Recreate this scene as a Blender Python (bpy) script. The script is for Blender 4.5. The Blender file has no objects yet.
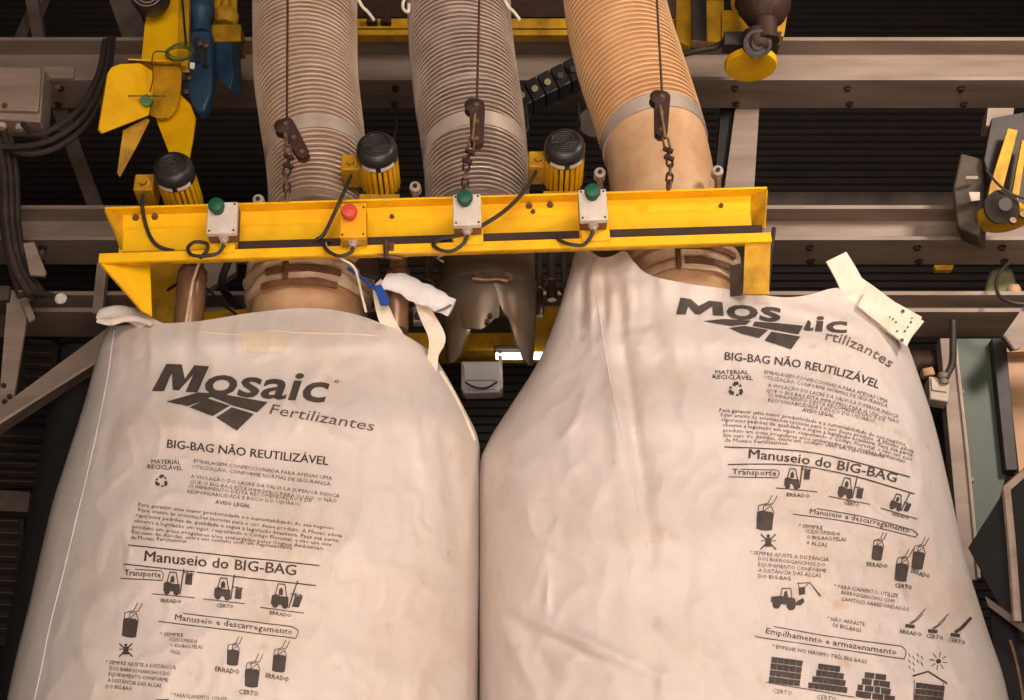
import bpy, bmesh, math, random
from mathutils import Vector, Matrix, noise
from mathutils.bvhtree import BVHTree
from math import sin, cos, pi, radians
random.seed(7)
scene = bpy.context.scene
col = scene.collection

# ------------------------------------------------------------------ camera
F = 1500.0                      # focal length in pixels of a 1024 wide frame
PITCH = radians(24)
C = Vector((0, 0, 0.45))
FW = Vector((0, cos(PITCH), sin(PITCH))); UP = Vector((0, -sin(PITCH), cos(PITCH))); RT = Vector((1, 0, 0))
cd = bpy.data.cameras.new('camera'); cam = bpy.data.objects.new('camera', cd); col.objects.link(cam)
cam.location = C; cam.rotation_euler = (pi/2 + PITCH, 0, 0)
cd.sensor_fit = 'HORIZONTAL'; cd.sensor_width = 36; cd.lens = 36*F/1024; cd.clip_end = 100
scene.camera = cam

# ------------------------------------------------------------------ world, lights, exposure
w = bpy.data.worlds.new('world'); scene.world = w; w.use_nodes = True
w.node_tree.nodes['Background'].inputs[0].default_value = (1.0, 0.80, 0.66, 1)
w.node_tree.nodes['Background'].inputs[1].default_value = 0.02
def area(name, loc, target, size, power, color):
    l = bpy.data.lights.new(name, 'AREA'); l.shape = 'RECTANGLE'; l.size, l.size_y = size; l.energy = power; l.color = color
    o = bpy.data.objects.new(name, l); col.objects.link(o); o.location = loc
    o.rotation_euler = (Vector(target) - Vector(loc)).to_track_quat('-Z', 'Y').to_euler()
    return o
area('added_front_light', (0.3, -1.0, 1.7), (0.1, 3.4, 2.0), (2.8, 1.8), 146, (1.0, 0.86, 0.77))  # broad area light added behind the camera, from no seen opening
area('added_beam_light', (2.7, 1.0, 3.5), (1.3, 4.3, 3.1), (0.7, 0.7), 34, (1.0, 0.85, 0.74)).data.spread = radians(80)  # added to brighten the right end of the topmost beam
area('added_floor_bounce_light', (0.3, 0.2, 5.4), (0.3, 0.4, 0), (0.8, 0.8), 190, (1.0, 0.86, 0.77)).data.spread = radians(46)  # added over the floor so its bounce brightens the beam undersides
scene.view_settings.view_transform = 'Standard'; scene.view_settings.look = 'None'
scene.view_settings.exposure = 0.06; scene.view_settings.gamma = 1.0
scene.view_settings.use_curve_mapping = False

# ------------------------------------------------------------------ pixel <-> place helpers (photo frame 1024 x 700)
def ray(px, py): return FW + RT*((px-512)/F) - UP*((py-350)/F)
def P(px, py, Y):
    r = ray(px, py); return C + r*(Y/r.y)
def mpp(px, py, Y): return (Y/ray(px, py).y)/F
def PP(pts, Y=None): return [P(p[0], p[1], p[2] if len(p) > 2 else Y) for p in pts]

# ------------------------------------------------------------------ materials
def lin(c):
    c = c/255
    return c/12.92 if c <= .04045 else ((c+.055)/1.055)**2.4
def rgb(r, g, b): return (lin(r), lin(g), lin(b), 1)
def mat(name, c1, c2=None, rough=.55, metal=0, scale=8, bump=0, bscale=60, emit=None, stretch=(1, 1, 1), lo=.35, hi=.7, spec=.4):
    m = bpy.data.materials.new(name); m.use_nodes = True
    nt = m.node_tree; N = nt.nodes; L = nt.links; b = N['Principled BSDF']
    b.inputs['Roughness'].default_value = rough; b.inputs['Metallic'].default_value = metal
    b.inputs['Specular IOR Level'].default_value = spec
    b.inputs['Base Color'].default_value = rgb(*c1)
    tc = N.new('ShaderNodeTexCoord'); mp = N.new('ShaderNodeMapping'); mp.inputs['Scale'].default_value = stretch
    L.new(tc.outputs['Object'], mp.inputs['Vector'])
    if c2:
        nz = N.new('ShaderNodeTexNoise'); nz.inputs['Scale'].default_value = scale; nz.inputs['Detail'].default_value = 6
        nz.inputs['Roughness'].default_value = .65
        L.new(mp.outputs[0], nz.inputs['Vector'])
        mr = N.new('ShaderNodeMapRange'); mr.inputs[1].default_value = lo; mr.inputs[2].default_value = hi
        L.new(nz.outputs['Fac'], mr.inputs[0])
        mx = N.new('ShaderNodeMix'); mx.data_type = 'RGBA'
        mx.inputs[6].default_value = rgb(*c1); mx.inputs[7].default_value = rgb(*c2)
        L.new(mr.outputs[0], mx.inputs[0]); L.new(mx.outputs[2], b.inputs['Base Color'])
    if bump:
        n2 = N.new('ShaderNodeTexNoise'); n2.inputs['Scale'].default_value = bscale; n2.inputs['Detail'].default_value = 4
        L.new(mp.outputs[0], n2.inputs['Vector'])
        bp = N.new('ShaderNodeBump'); bp.inputs['Strength'].default_value = bump; bp.inputs['Distance'].default_value = .01
        L.new(n2.outputs['Fac'], bp.inputs['Height']); L.new(bp.outputs[0], b.inputs['Normal'])
    if emit:
        b.inputs['Emission Color'].default_value = rgb(*c1); b.inputs['Emission Strength'].default_value = emit
    return m
def bag_mat(name, base, stain):
    m = bpy.data.materials.new(name); m.use_nodes = True
    nt = m.node_tree; N = nt.nodes; L = nt.links; b = N['Principled BSDF']
    b.inputs['Roughness'].default_value = .62; b.inputs['Specular IOR Level'].default_value = .3
    tc = N.new('ShaderNodeTexCoord')
    nz = N.new('ShaderNodeTexNoise'); nz.inputs['Scale'].default_value = 3.2; nz.inputs['Detail'].default_value = 7; nz.inputs['Roughness'].default_value = .68
    L.new(tc.outputs['Object'], nz.inputs['Vector'])
    mr = N.new('ShaderNodeMapRange'); mr.inputs[1].default_value = .50; mr.inputs[2].default_value = .85
    L.new(nz.outputs['Fac'], mr.inputs[0])
    mx = N.new('ShaderNodeMix'); mx.data_type = 'RGBA'; mx.inputs[6].default_value = rgb(*base); mx.inputs[7].default_value = rgb(*stain)
    L.new(mr.outputs[0], mx.inputs[0])
    n3 = N.new('ShaderNodeTexNoise'); n3.inputs['Scale'].default_value = 14; n3.inputs['Detail'].default_value = 3
    L.new(tc.outputs['Object'], n3.inputs['Vector'])
    m3 = N.new('ShaderNodeMapRange'); m3.inputs[1].default_value = .66; m3.inputs[2].default_value = .85; m3.inputs[4].default_value = .75
    L.new(n3.outputs['Fac'], m3.inputs[0])
    mx2 = N.new('ShaderNodeMix'); mx2.data_type = 'RGBA'; mx2.inputs[7].default_value = rgb(184, 148, 108)
    L.new(m3.outputs[0], mx2.inputs[0]); L.new(mx.outputs[2], mx2.inputs[6]); L.new(mx2.outputs[2], b.inputs['Base Color'])
    # woven tape relief and soft crumple
    wv = N.new('ShaderNodeTexWave'); wv.inputs['Scale'].default_value = 55; wv.inputs['Distortion'].default_value = 1.5; wv.inputs['Detail'].default_value = 1
    L.new(tc.outputs['Object'], wv.inputs['Vector'])
    n4 = N.new('ShaderNodeTexNoise'); n4.inputs['Scale'].default_value = 9; n4.inputs['Detail'].default_value = 5
    L.new(tc.outputs['Object'], n4.inputs['Vector'])
    b1 = N.new('ShaderNodeBump'); b1.inputs['Strength'].default_value = .06; b1.inputs['Distance'].default_value = .002
    L.new(wv.outputs['Fac'], b1.inputs['Height'])
    b2 = N.new('ShaderNodeBump'); b2.inputs['Strength'].default_value = .35; b2.inputs['Distance'].default_value = .02
    L.new(n4.outputs['Fac'], b2.inputs['Height']); L.new(b1.outputs[0], b2.inputs['Normal']); L.new(b2.outputs[0], b.inputs['Normal'])
    return m
M = dict(
    yellow=mat('yellow_paint', (238, 184, 10), (212, 148, 14), .45, 0, 9, .05, 40, lo=.45, hi=.8),
    yellow_dull=mat('dull_yellow_paint', (206, 156, 18), (128, 88, 22), .6, 0, 12, .15, 30, lo=.4, hi=.75),  # darker, browner yellow with mottling
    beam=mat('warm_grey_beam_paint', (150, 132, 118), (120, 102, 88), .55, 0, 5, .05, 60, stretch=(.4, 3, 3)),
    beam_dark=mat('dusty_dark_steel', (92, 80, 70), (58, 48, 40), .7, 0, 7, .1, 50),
    bolt=mat('rusty_bolt', (70, 46, 34), (44, 30, 24), .7, .3, 60),
    pitch=mat('black_matte', (15, 13, 12), (22, 19, 17), .85, 0, 20),  # matte near-black for the dark column and the hopper faces
    strip=mat('dark_brown', (58, 36, 28), (42, 27, 22), .7, 0, 20),  # plain dark brown for the frame strips and motor bodies
    black=mat('black_plastic', (34, 32, 32), (52, 48, 46), .38, 0, 20),
    cable=mat('black_cable_rubber', (42, 36, 33), (60, 52, 46), .55, 0, 20),
    dirty_cable=mat('dusty_cable_rubber', (68, 56, 48), (48, 40, 35), .6, 0, 20),
    rust=mat('brown_rusty_steel', (66, 42, 33), (42, 29, 25), .65, .2, 30, .3, 60),
    wire=mat('wire_rope', (96, 74, 60), (60, 46, 38), .5, .5, 80),
    chain=mat('dull_chain_steel', (134, 104, 76), (84, 60, 44), .5, .5, 60),
    wire_grey=mat('pale_highlight_wire', (212, 190, 170), (176, 148, 124), .28, 0, 9, spec=.7),  # hose wire; its pale tone paints the highlight on the rib crests
    wire_steel=mat('grey_highlight_wire', (200, 182, 168), (156, 136, 120), .28, .1, 9, spec=.7),
    wire_tan=mat('tan_highlight_wire', (226, 188, 142), (202, 158, 112), .5, 0, 9),
    hose_grey=mat('pinkish_grey_ribbed_plastic', (162, 136, 116), (118, 94, 76), .33, 0, 7, .1, 40, spec=.6),  # tube kept darker than its wire, painting the shaded troughs
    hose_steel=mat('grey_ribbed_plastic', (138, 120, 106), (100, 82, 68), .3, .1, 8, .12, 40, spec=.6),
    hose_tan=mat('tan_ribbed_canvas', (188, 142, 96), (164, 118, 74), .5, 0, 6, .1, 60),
    canvas=mat('tan_canvas', (206, 170, 130), (174, 130, 90), .7, 0, 6, .2, 40),
    cuff=mat('cream_crumpled_cuff', (220, 196, 166), (176, 140, 106), .75, 0, 9, .35, 25),
    band=mat('grey_clamp_band', (196, 180, 166), (168, 150, 134), .4, .3, 10),
    strap=mat('brown_strap', (126, 86, 60), (92, 60, 42), .7, 0, 30),
    tube=mat('brown_stained_cylinder', (150, 114, 84), (104, 78, 58), .3, .3, 9, stretch=(2, 2, .6)),
    steel=mat('dark_worn_steel', (104, 98, 88), (104, 76, 50), .38, .55, 6, .1, 30, lo=.4, hi=.75),
    white_box=mat('white_enclosure', (214, 206, 196), (190, 176, 160), .5, 0, 20),
    green_btn=mat('green_button', (26, 92, 66), (20, 76, 54), .5),
    lime=mat('bright_green_button', (72, 128, 40), (54, 100, 34), .5),
    red_btn=mat('red_button', (214, 84, 64), (196, 66, 52), .5),
    orange_box=mat('amber_enclosure', (240, 172, 16), (222, 150, 18), .5, 0, 20),
    blue=mat('blue_machine_paint', (46, 74, 100), (34, 50, 66), .45, 0, 10, .05),
    bluetie=mat('blue_plastic', (24, 76, 160), (20, 62, 140), .4),
    print=mat('dark_print_ink', (66, 58, 54), (82, 72, 66), .7, 0, 40),
    print_soft=mat('soft_print_ink', (98, 84, 76), (112, 96, 86), .7, 0, 40),
    patch=mat('pale_beige_patch', (226, 208, 184), (216, 198, 172), .6, 0, 12),
    webbing=mat('cream_webbing', (230, 220, 204), (208, 190, 164), .7, 0, 14, .2, 90),
    sleeve=mat('white_fabric_sleeve', (226, 224, 224), (206, 200, 198), .65, 0, 14, .3, 25),
    wall=mat('dark_corrugated_sheet', (38, 28, 22), (22, 16, 13), .75, 0, 3, .1, 20, stretch=(.5, 1, 3)),
    floor=mat('dusty_concrete', (192, 180, 170), (166, 154, 144), .9, 0, 2, .2, 20),
    greenpanel=mat('dull_green_panel', (66, 77, 63), (50, 58, 48), .5, 0, 4),
    beige=mat('beige_panel', (206, 164, 128), (184, 140, 106), .6, 0, 3),
    grey_box=mat('light_grey_enclosure', (186, 170, 156), (160, 142, 128), .5, 0, 9),
    lamp=mat('lit_lamp_tube', (255, 250, 240), None, .5, emit=5.5),
    glass=mat('lamp_glass', (226, 226, 226), (200, 200, 200), .12, 0, 4, emit=None, spec=.8),
    pale=mat('pale_green_sack', (170, 170, 120), (140, 130, 90), .8, 0, 10),
    greenwire=mat('green_yellow_wire', (96, 108, 40), (70, 78, 34), .5, 0, 20),
    sticker=mat('white_sticker', (226, 218, 208), (206, 198, 186), .6, 0, 40),
)
M['bag'] = bag_mat('white_woven_sack', (214, 203, 195), (200, 178, 158))
M['bag2'] = bag_mat('white_woven_sack_soiled', (210, 199, 192), (194, 168, 146))

# ------------------------------------------------------------------ mesh builders
WORLD = {}
def catmull(pts, n=8):
    pts = [Vector(p) for p in pts]
    if len(pts) < 3: return pts
    out = []
    for i in range(len(pts)-1):
        p0 = pts[max(i-1, 0)]; p1 = pts[i]; p2 = pts[i+1]; p3 = pts[min(i+2, len(pts)-1)]
        for k in range(n):
            t = k/n
            out.append(.5*((2*p1)+(p2-p0)*t+(2*p0-5*p1+4*p2-p3)*t*t+(3*p1-p0-3*p2+p3)*t**3))
    out.append(pts[-1]); return out
def frame(ax):
    ax = Vector(ax).normalized()
    a = Vector((0, 0, 1)) if abs(ax.z) < .9 else Vector((1, 0, 0))
    u = ax.cross(a).normalized(); return ax, u, ax.cross(u).normalized()
class MB:
    def __init__(s): s.v = []; s.f = []
    def add(s, vs, fs):
        b = len(s.v); s.v += [Vector(v) for v in vs]; s.f += [[b+i for i in f] for f in fs]; return s
    def box(s, c, sz, R=None):
        vs = []
        for i in (-.5, .5):
            for j in (-.5, .5):
                for k in (-.5, .5):
                    v = Vector((i*sz[0], j*sz[1], k*sz[2])); vs.append(Vector(c) + (R @ v if R else v))
        return s.add(vs, [(0, 1, 3, 2), (4, 6, 7, 5), (0, 4, 5, 1), (2, 3, 7, 6), (0, 2, 6, 4), (1, 5, 7, 3)])
    def prism(s, poly, ext):
        n = len(poly); poly = [Vector(p) for p in poly]; ext = Vector(ext)
        return s.add(poly + [p+ext for p in poly], [list(range(n)), list(range(2*n-1, n-1, -1))] + [(i, (i+1) % n, n+(i+1) % n, n+i) for i in range(n)])
    def plate(s, pts, th, Y=None):                         # polygon given by photo pixels at its own distance, with thickness behind it
        q = PP(pts, Y); c = sum(q, Vector())/len(q)
        nrm = Vector()
        for i in range(len(q)): nrm += (q[i]-c).cross(q[(i+1) % len(q)]-c)
        nrm.normalize()
        if nrm.dot(c-C) < 0: nrm = -nrm
        return s.prism(q, nrm*th)
    def lathe(s, p, ax, prof, n=24, a0=0, a1=2*pi):
        ax, u, v = frame(ax); p = Vector(p); full = abs(a1-a0-2*pi) < 1e-6; m = n if full else n+1
        vs = []
        for (r, h) in prof:
            for i in range(m):
                a = a0+(a1-a0)*i/n; vs.append(p+ax*h+(u*cos(a)+v*sin(a))*r)
        fs = []
        for j in range(len(prof)-1):
            for i in range(n if full else n):
                k = (i+1) % m
                fs.append((j*m+i, j*m+k, (j+1)*m+k, (j+1)*m+i))
        if full:
            fs.append(list(range(m))[::-1]); fs.append([(len(prof)-1)*m+i for i in range(m)])
        return s.add(vs, fs)
    def cyl(s, p0, p1, r, n=16, r2=None):
        p0 = Vector(p0); d = Vector(p1)-p0; return s.lathe(p0, d, [(r, 0), (r if r2 is None else r2, d.length)], n)
    def tube(s, path, r, n=8, closed=False, caps=True):
        path = [Vector(p) for p in path]; m = len(path); rr = r if isinstance(r, (list, tuple)) else [r]*m
        t0 = (path[1]-path[0]).normalized(); _, u, _ = frame(t0); vs = []
        for i in range(m):
            if closed: t = path[(i+1) % m]-path[i-1]
            else: t = path[min(i+1, m-1)]-path[max(i-1, 0)]
            t.normalize(); u = (u-t*u.dot(t)).normalized(); v = t.cross(u)
            for k in range(n):
                a = 2*pi*k/n; vs.append(path[i]+(u*cos(a)+v*sin(a))*rr[i])
        fs = []
        for i in range(m if closed else m-1):
            for k in range(n):
                fs.append((i*n+k, i*n+(k+1) % n, ((i+1) % m)*n+(k+1) % n, ((i+1) % m)*n+k))
        if not closed and caps: fs += [list(range(n))[::-1], [(m-1)*n+k for k in range(n)]]
        return s.add(vs, fs)
    def ribbon(s, path, wv, th):                          # flat strap: path of centres, width vectors, thickness
        m = len(path); path = [Vector(p) for p in path]; vs = []
        for i in range(m):
            t = (path[min(i+1, m-1)]-path[max(i-1, 0)]).normalized(); wd = Vector(wv[i]); nn = t.cross(wd).normalized()*th/2
            vs += [path[i]-wd/2-nn, path[i]+wd/2-nn, path[i]+wd/2+nn, path[i]-wd/2+nn]
        fs = [(0, 1, 2, 3), tuple(4*(m-1)+k for k in (3, 2, 1, 0))]
        for i in range(m-1):
            for k in range(4): fs.append((4*i+k, 4*i+(k+1) % 4, 4*i+4+(k+1) % 4, 4*i+4+k))
        return s.add(vs, fs)
    def torus(s, c, ax, R, r, n=24, m=8, a0=0, a1=2*pi):
        ax, u, v = frame(ax); full = abs(a1-a0-2*pi) < 1e-6
        k = n if full else n+1
        return s.tube([Vector(c)+(u*cos(a0+(a1-a0)*i/n)+v*sin(a0+(a1-a0)*i/n))*R for i in range(k)], r, m, full)
    def build(s, name, material, parent=None, bevel=0, smooth=True, kind=None):
        me = bpy.data.meshes.new(name)
        lo = Vector([min(v[i] for v in s.v) for i in range(3)]); hi = Vector([max(v[i] for v in s.v) for i in range(3)]); c = (lo+hi)/2
        me.from_pydata([v-c for v in s.v], [], s.f)
        bm = bmesh.new(); bm.from_mesh(me); bmesh.ops.recalc_face_normals(bm, faces=bm.faces); bm.to_mesh(me); bm.free()
        if smooth:
            for p in me.polygons: p.use_smooth = True
            me.set_sharp_from_angle(angle=radians(38))
        me.materials.append(M[material] if isinstance(material, str) else material)
        o = bpy.data.objects.new(name, me); col.objects.link(o)
        if parent is not None:
            o.parent = parent; o.location = c-WORLD[parent.name]
        else: o.location = c
        WORLD[o.name] = c
        if bevel:
            b = o.modifiers.new('bevel', 'BEVEL'); b.width = bevel; b.segments = 2; b.limit_method = 'ANGLE'; b.angle_limit = radians(40)
        if kind: o['kind'] = kind
        return o
def thing(name, label, cat, loc, group=None):
    o = bpy.data.objects.new(name, None); col.objects.link(o); o.location = loc; o.empty_display_size = .05
    WORLD[o.name] = Vector(loc); o['label'] = label; o['category'] = cat
    if group: o['group'] = group
    return o
def tag(o, label, cat, group=None):
    o['label'] = label; o['category'] = cat
    if group: o['group'] = group
    return o
def struct(o, label=None):
    o['kind'] = 'structure'
    if label: o['label'] = label
    return o
def cable(pts, rpx, Y=None, n=8, r=None):
    q = PP(pts, Y); p = pts[len(pts)//2]
    rr = r if r else rpx*mpp(p[0], p[1], p[2] if len(p) > 2 else Y)
    return MB().tube(catmull(q, 8), rr, n)

# ------------------------------------------------------------------ setting: floor, back wall, steel beams
o = MB().box((0, 3, -.05), (12, 14, .1)).build('floor', 'floor'); struct(o, 'dusty concrete floor')
# back wall of horizontal corrugated sheet: real ribs
mb = MB(); vs = []; Yw = 6.6; zz = 0.0; prof = []
while zz < 8.2:
    prof += [(Yw, zz), (Yw, zz+.016), (Yw-.014, zz+.022), (Yw-.014, zz+.036)]; zz += .042
n = len(prof); pts = [(-6, y, z) for y, z in prof] + [(6, y, z) for y, z in prof]
mb.add(pts, [(i, i+1, n+i+1, n+i) for i in range(n-1)])
o = mb.build('wall_back', 'wall', smooth=False); struct(o, 'dark corrugated sheet back wall')

def hbeam(py_top, py_line, label, Yf=4.2, fwid=.17, th=.014, x0=-4, x1=4, bolts=(), m='beam'):
    zb = P(512, py_line, Yf).z; zt = P(512, py_top, Yf).z; cx = (x0+x1)/2; L = x1-x0
    t = thing('steel_beam', label, 'beam', (cx, Yf+fwid/2, zb), 'horizontal steel beams behind the frame')
    MB().box((cx, Yf+fwid/2, zt-th/2), (L, fwid, th)).build('top_flange', m, t, .0015)
    MB().box((cx, Yf+fwid/2, zb+th/2), (L, fwid, th)).build('bottom_flange', m, t, .0015)
    MB().box((cx, Yf+fwid/2, (zb+zt)/2), (L, .008, zt-zb-2*th-.0005)).build('web', m, t)
    first = None
    for (bx) in bolts:
        for yy in (Yf+.045, Yf+.14):
            x = P(bx, py_line+14, yy).x
            if first is None:
                first = MB().lathe((x, yy, zb), (0, 0, -1), [(.014, 0), (.014, .004), (.009, .004), (.009, .012)], 6).build('bolt', 'bolt', t, smooth=False)
            else:
                b = first.copy(); col.objects.link(b); b.location = first.location + Vector((x, yy, zb)) - b0
            if first and (bx == bolts[0] and yy == Yf+.045): b0 = Vector((x, yy, zb))
    return t
hbeam(37, 80, 'topmost grey steel beam running behind the ribbed hoses', bolts=(60, 395, 735, 848, 962))
hbeam(205, 240, 'middle grey steel beam behind the yellow frame', bolts=(42, 810, 918, 1003))
hbeam(291, 312, 'lowest grey steel beam just above the sacks', fwid=.185)

# ------------------------------------------------------------------ woven sacks
def curve_fn(pts):
    q = catmull([Vector((p[0], p[1], 0)) for p in pts], 10); acc = [0]
    for i in range(1, len(q)): acc.append(acc[-1]+(q[i]-q[i-1]).length)
    T = acc[-1]
    def fn(t):
        d = min(max(t, 0), 1)*T
        lo, hi = 0, len(acc)-1
        while hi-lo > 1:
            mid = (lo+hi)//2
            if acc[mid] <= d: lo = mid
            else: hi = mid
        k = (d-acc[lo])/max(acc[hi]-acc[lo], 1e-9)
        return q[lo].lerp(q[hi], k)
    return fn
def lerp_tab(tab, x):
    if x <= tab[0][0]: return tab[0][1]
    for (a, b), (c, d) in zip(tab, tab[1:]):
        if x <= c:
            k = (x-a)/(c-a); k = k*k*(3-2*k); return b+(d-b)*k
    return tab[-1][1]
def sack_body(L, R, T, B, Yc, dtab, creases, seed, nu=170, nv=270):
    fl, fr, ft, fb = map(curve_fn, (L, R, T, B))
    c00, c10, c01, c11 = ft(0), ft(1), fb(0), fb(1)
    V = []
    def px(s, t): return (1-t)*ft(s)+t*fb(s)+(1-s)*fl(t)+s*fr(t)-((1-s)*(1-t)*c00+s*(1-t)*c10+(1-s)*t*c01+s*t*c11)
    for j in range(nv+1):
        t = (j/nv)**1.25
        for i in range(nu+1):
            s = (1-cos(pi*i/nu))/2; s = .55*s+.45*i/nu
            p = px(s, t); d = lerp_tab(dtab, p.y); a = abs(2*s-1)
            pr = max(0, 1-a**2.6)**(1/2.1)
            Y = Yc-d*pr
            nz = noise.noise(Vector((p.x*.007+seed, p.y*.006, seed)))*.018 + noise.noise(Vector((p.x*.02+seed, p.y*.013, 3+seed)))*.006
            dv = nz - .007*max(0, .32-abs(noise.noise(Vector((p.x*.016+seed*2, p.y*.010, 9+seed)))))/.32 - .004*max(0, .25-abs(noise.noise(Vector((p.x*.034+p.y*.012, p.y*.022-p.x*.01, seed)))))/.25
            if p.y < 420: dv += .006*(420-max(p.y, 250))/170*noise.noise(Vector((p.x*.075, p.y*.012, 21+seed)))
            for (x0, y0, x1, y1, amp, wd) in creases:
                ax, ay = x1-x0, y1-y0; l2 = ax*ax+ay*ay; k = ((p.x-x0)*ax+(p.y-y0)*ay)/l2; kk = min(max(k, 0), 1)
                dist = math.hypot(p.x-x0-kk*ax, p.y-y0-kk*ay)
                if dist < 3*wd: dv -= amp*math.exp(-(dist/wd)**2)*(sin(pi*min(max(kk, .12), .88)))
            Y += dv*min(1, (1-a)*7)
            V.append(P(p.x, p.y, Y))
    W_ = nu+1; nf = len(V); Fc = []
    for j in range(nv):
        for i in range(nu): Fc.append((j*W_+i, j*W_+i+1, (j+1)*W_+i+1, (j+1)*W_+i))
    # the far side: mirrored bulge behind the side seams
    step = 3; cols = list(range(0, nu+1, 1)); Bk = {}
    for j in range(nv+1):
        l = V[j*W_]; r = V[j*W_+nu]
        for i in range(1, nu):
            s = (1-cos(pi*i/nu))/2; s = .55*s+.45*i/nu
            p = px(s, (j/nv)**1.25); d = lerp_tab(dtab, p.y); a = abs(2*s-1)
            base = l.lerp(r, s); Bk[(i, j)] = len(V); fz = V[j*W_+i].z
            V.append(Vector((base.x, Yc+d*max(0, 1-a**2.6)**(1/2.1), .5*base.z+.5*fz)))
        Bk[(0, j)] = j*W_; Bk[(nu, j)] = j*W_+nu
    for j in range(nv):
        for i in range(nu): Fc.append((Bk[(i, j)], Bk[(i, j+1)], Bk[(i+1, j+1)], Bk[(i+1, j)]))
    for j in (0, nv):
        for i in range(nu):
            q = [j*W_+i, j*W_+i+1, Bk[(i+1, j)], Bk[(i, j)]]
            q = list(dict.fromkeys(q))
            if len(q) > 2: Fc.append(q)
    mb = MB(); mb.v = V; mb.f = Fc
    return mb
class Print:                                   # print lying on the sack's cloth
    def __init__(s, mb, parent):
        s.bvh = BVHTree.FromPolygons([tuple(v) for v in mb.v], mb.f); s.parent = parent; s.reset()
    def reset(s): s.v = []; s.f = []
    def hit(s, x, y, off=.0022):
        d = ray(x, y).normalized(); h = s.bvh.ray_cast(C, d)
        if h[0] is None:
            h = s.bvh.find_nearest(P(x, y, 3.2))
        nn = h[1] if h[1].dot(d) < 0 else -h[1]
        return h[0]+nn*off
    def mesh2d(s, verts, faces, step=0, clips=()):
        bm = bmesh.new(); vv = [bm.verts.new((x, y, 0)) for x, y in verts]
        for f in faces:
            try: bm.faces.new([vv[i] for i in f])
            except ValueError: pass
        for (cx, cy, nx, ny) in clips:
            g = bm.verts[:]+bm.edges[:]+bm.faces[:]
            bmesh.ops.bisect_plane(bm, geom=g, plane_co=(cx, cy, 0), plane_no=(nx, ny, 0), clear_outer=True)
        if step and bm.verts:
            for ax in (0, 1):
                a = min(v.co[ax] for v in bm.verts); b = max(v.co[ax] for v in bm.verts); k = a+step
                while k < b:
                    co = [0, 0, 0]; no = [0, 0, 0]; co[ax] = k; no[ax] = 1
                    bmesh.ops.bisect_plane(bm, geom=bm.verts[:]+bm.edges[:]+bm.faces[:], plane_co=co, plane_no=no); k += step
        bmesh.ops.triangulate(bm, faces=bm.faces[:])
        bm.verts.index_update(); b = len(s.v)
        s.v += [s.hit(v.co.x, v.co.y) for v in bm.verts]; s.f += [[b+v.index for v in f.verts] for f in bm.faces]; bm.free()
    def poly(s, pts, step=4, clips=()): s.mesh2d(pts, [list(range(len(pts)))], step, clips)
    def line(s, pts, wd=1.0, smooth=True, step=8):
        q = catmull([Vector((p[0], p[1], 0)) for p in pts], 6) if (smooth and len(pts) > 2) else [Vector((p[0], p[1], 0)) for p in pts]
        for a, b in zip(q, q[1:]):
            d = b-a
            if d.length < 1e-6: continue
            k = max(1, int(d.length/step)); nn = Vector((-d.y, d.x, 0)).normalized()*wd/2; e = d.normalized()*wd*.3
            for i in range(k):
                p0 = a+d*(i/k); p1 = a+d*((i+1)/k)
                if i == k-1: p1 = p1+e
                s.mesh2d([(p0+nn)[:2], (p1+nn)[:2], (p1-nn)[:2], (p0-nn)[:2]], [(0, 1, 2, 3)])
    def circle(s, cx, cy, r, n=12): s.poly([(cx+r*cos(2*pi*i/n), cy+r*sin(2*pi*i/n)) for i in range(n)], 0)
    def text(s, body, base, h, shear=0, bold=0, res=1, step=0, clips=(), lean=0):
        if bold and any(ch in body for ch in 'MNWm'):        # heavier weight by overprinting, sharp glyph corners stay open
            k = bold*h*.9
            for dx, dy in ((-k, 0), (k, 0), (0, k*.6)): s.text(body, [(p[0]+dx, p[1]+dy) for p in base], h, shear, 0, res, step, clips, lean)
            return
        verts, faces, x0, x1 = glyphs(body, bold, res)
        q = [Vector((p[0], p[1], 0)) for p in base]; n = len(q)
        def at(u):
            if n == 2: p = q[0].lerp(q[1], u); d = q[1]-q[0]
            else:
                # quadratic / cubic through the points by Lagrange on chord parameter
                ts = [0]
                for i in range(1, n): ts.append(ts[-1]+(q[i]-q[i-1]).length)
                ts = [t/ts[-1] for t in ts]
                def ev(u):
                    r = Vector((0, 0, 0))
                    for i in range(n):
                        w_ = 1
                        for k in range(n):
                            if k != i: w_ *= (u-ts[k])/(ts[i]-ts[k])
                        r += q[i]*w_
                    return r
                p = ev(u); d = ev(u+.01)-ev(u-.01)
            d = d.normalized(); return p, d
        out = []
        for (x, y) in verts:
            u = (x-x0)/(x1-x0); p, d = at(u); upv = Vector((d.y, -d.x, 0)); hh = y/CAPH*h
            p = p+upv*hh+d*(shear*hh)+Vector((lean*hh, 0, 0)); out.append((p.x, p.y))
        s.mesh2d(out, faces, step, clips)
    def flush(s, name, material='print'):
        mb = MB(); mb.v = s.v; mb.f = s.f
        o = mb.build(name, material, s.parent, smooth=False); s.reset(); return o
GC = {}
def glyphs(body, bold=0, res=1):
    key = (body, bold, res)
    if key in GC: return GC[key]
    cu = bpy.data.curves.new('print', 'FONT'); cu.body = body; cu.size = 1; cu.resolution_u = res; cu.fill_mode = 'FRONT'; cu.offset = bold
    ob = bpy.data.objects.new('print', cu); col.objects.link(ob)
    dg = bpy.context.evaluated_depsgraph_get(); me = bpy.data.meshes.new_from_object(ob.evaluated_get(dg))
    v = [(a.co.x, a.co.y) for a in me.vertices]; f = [list(p.vertices) for p in me.polygons]
    bpy.data.objects.remove(ob); bpy.data.curves.remove(cu); bpy.data.meshes.remove(me)
    GC[key] = (v, f, min(a for a, b in v), max(a for a, b in v)); return GC[key]
CAPH = 1; CAPH = max(b for a, b in glyphs('H')[0])

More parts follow.
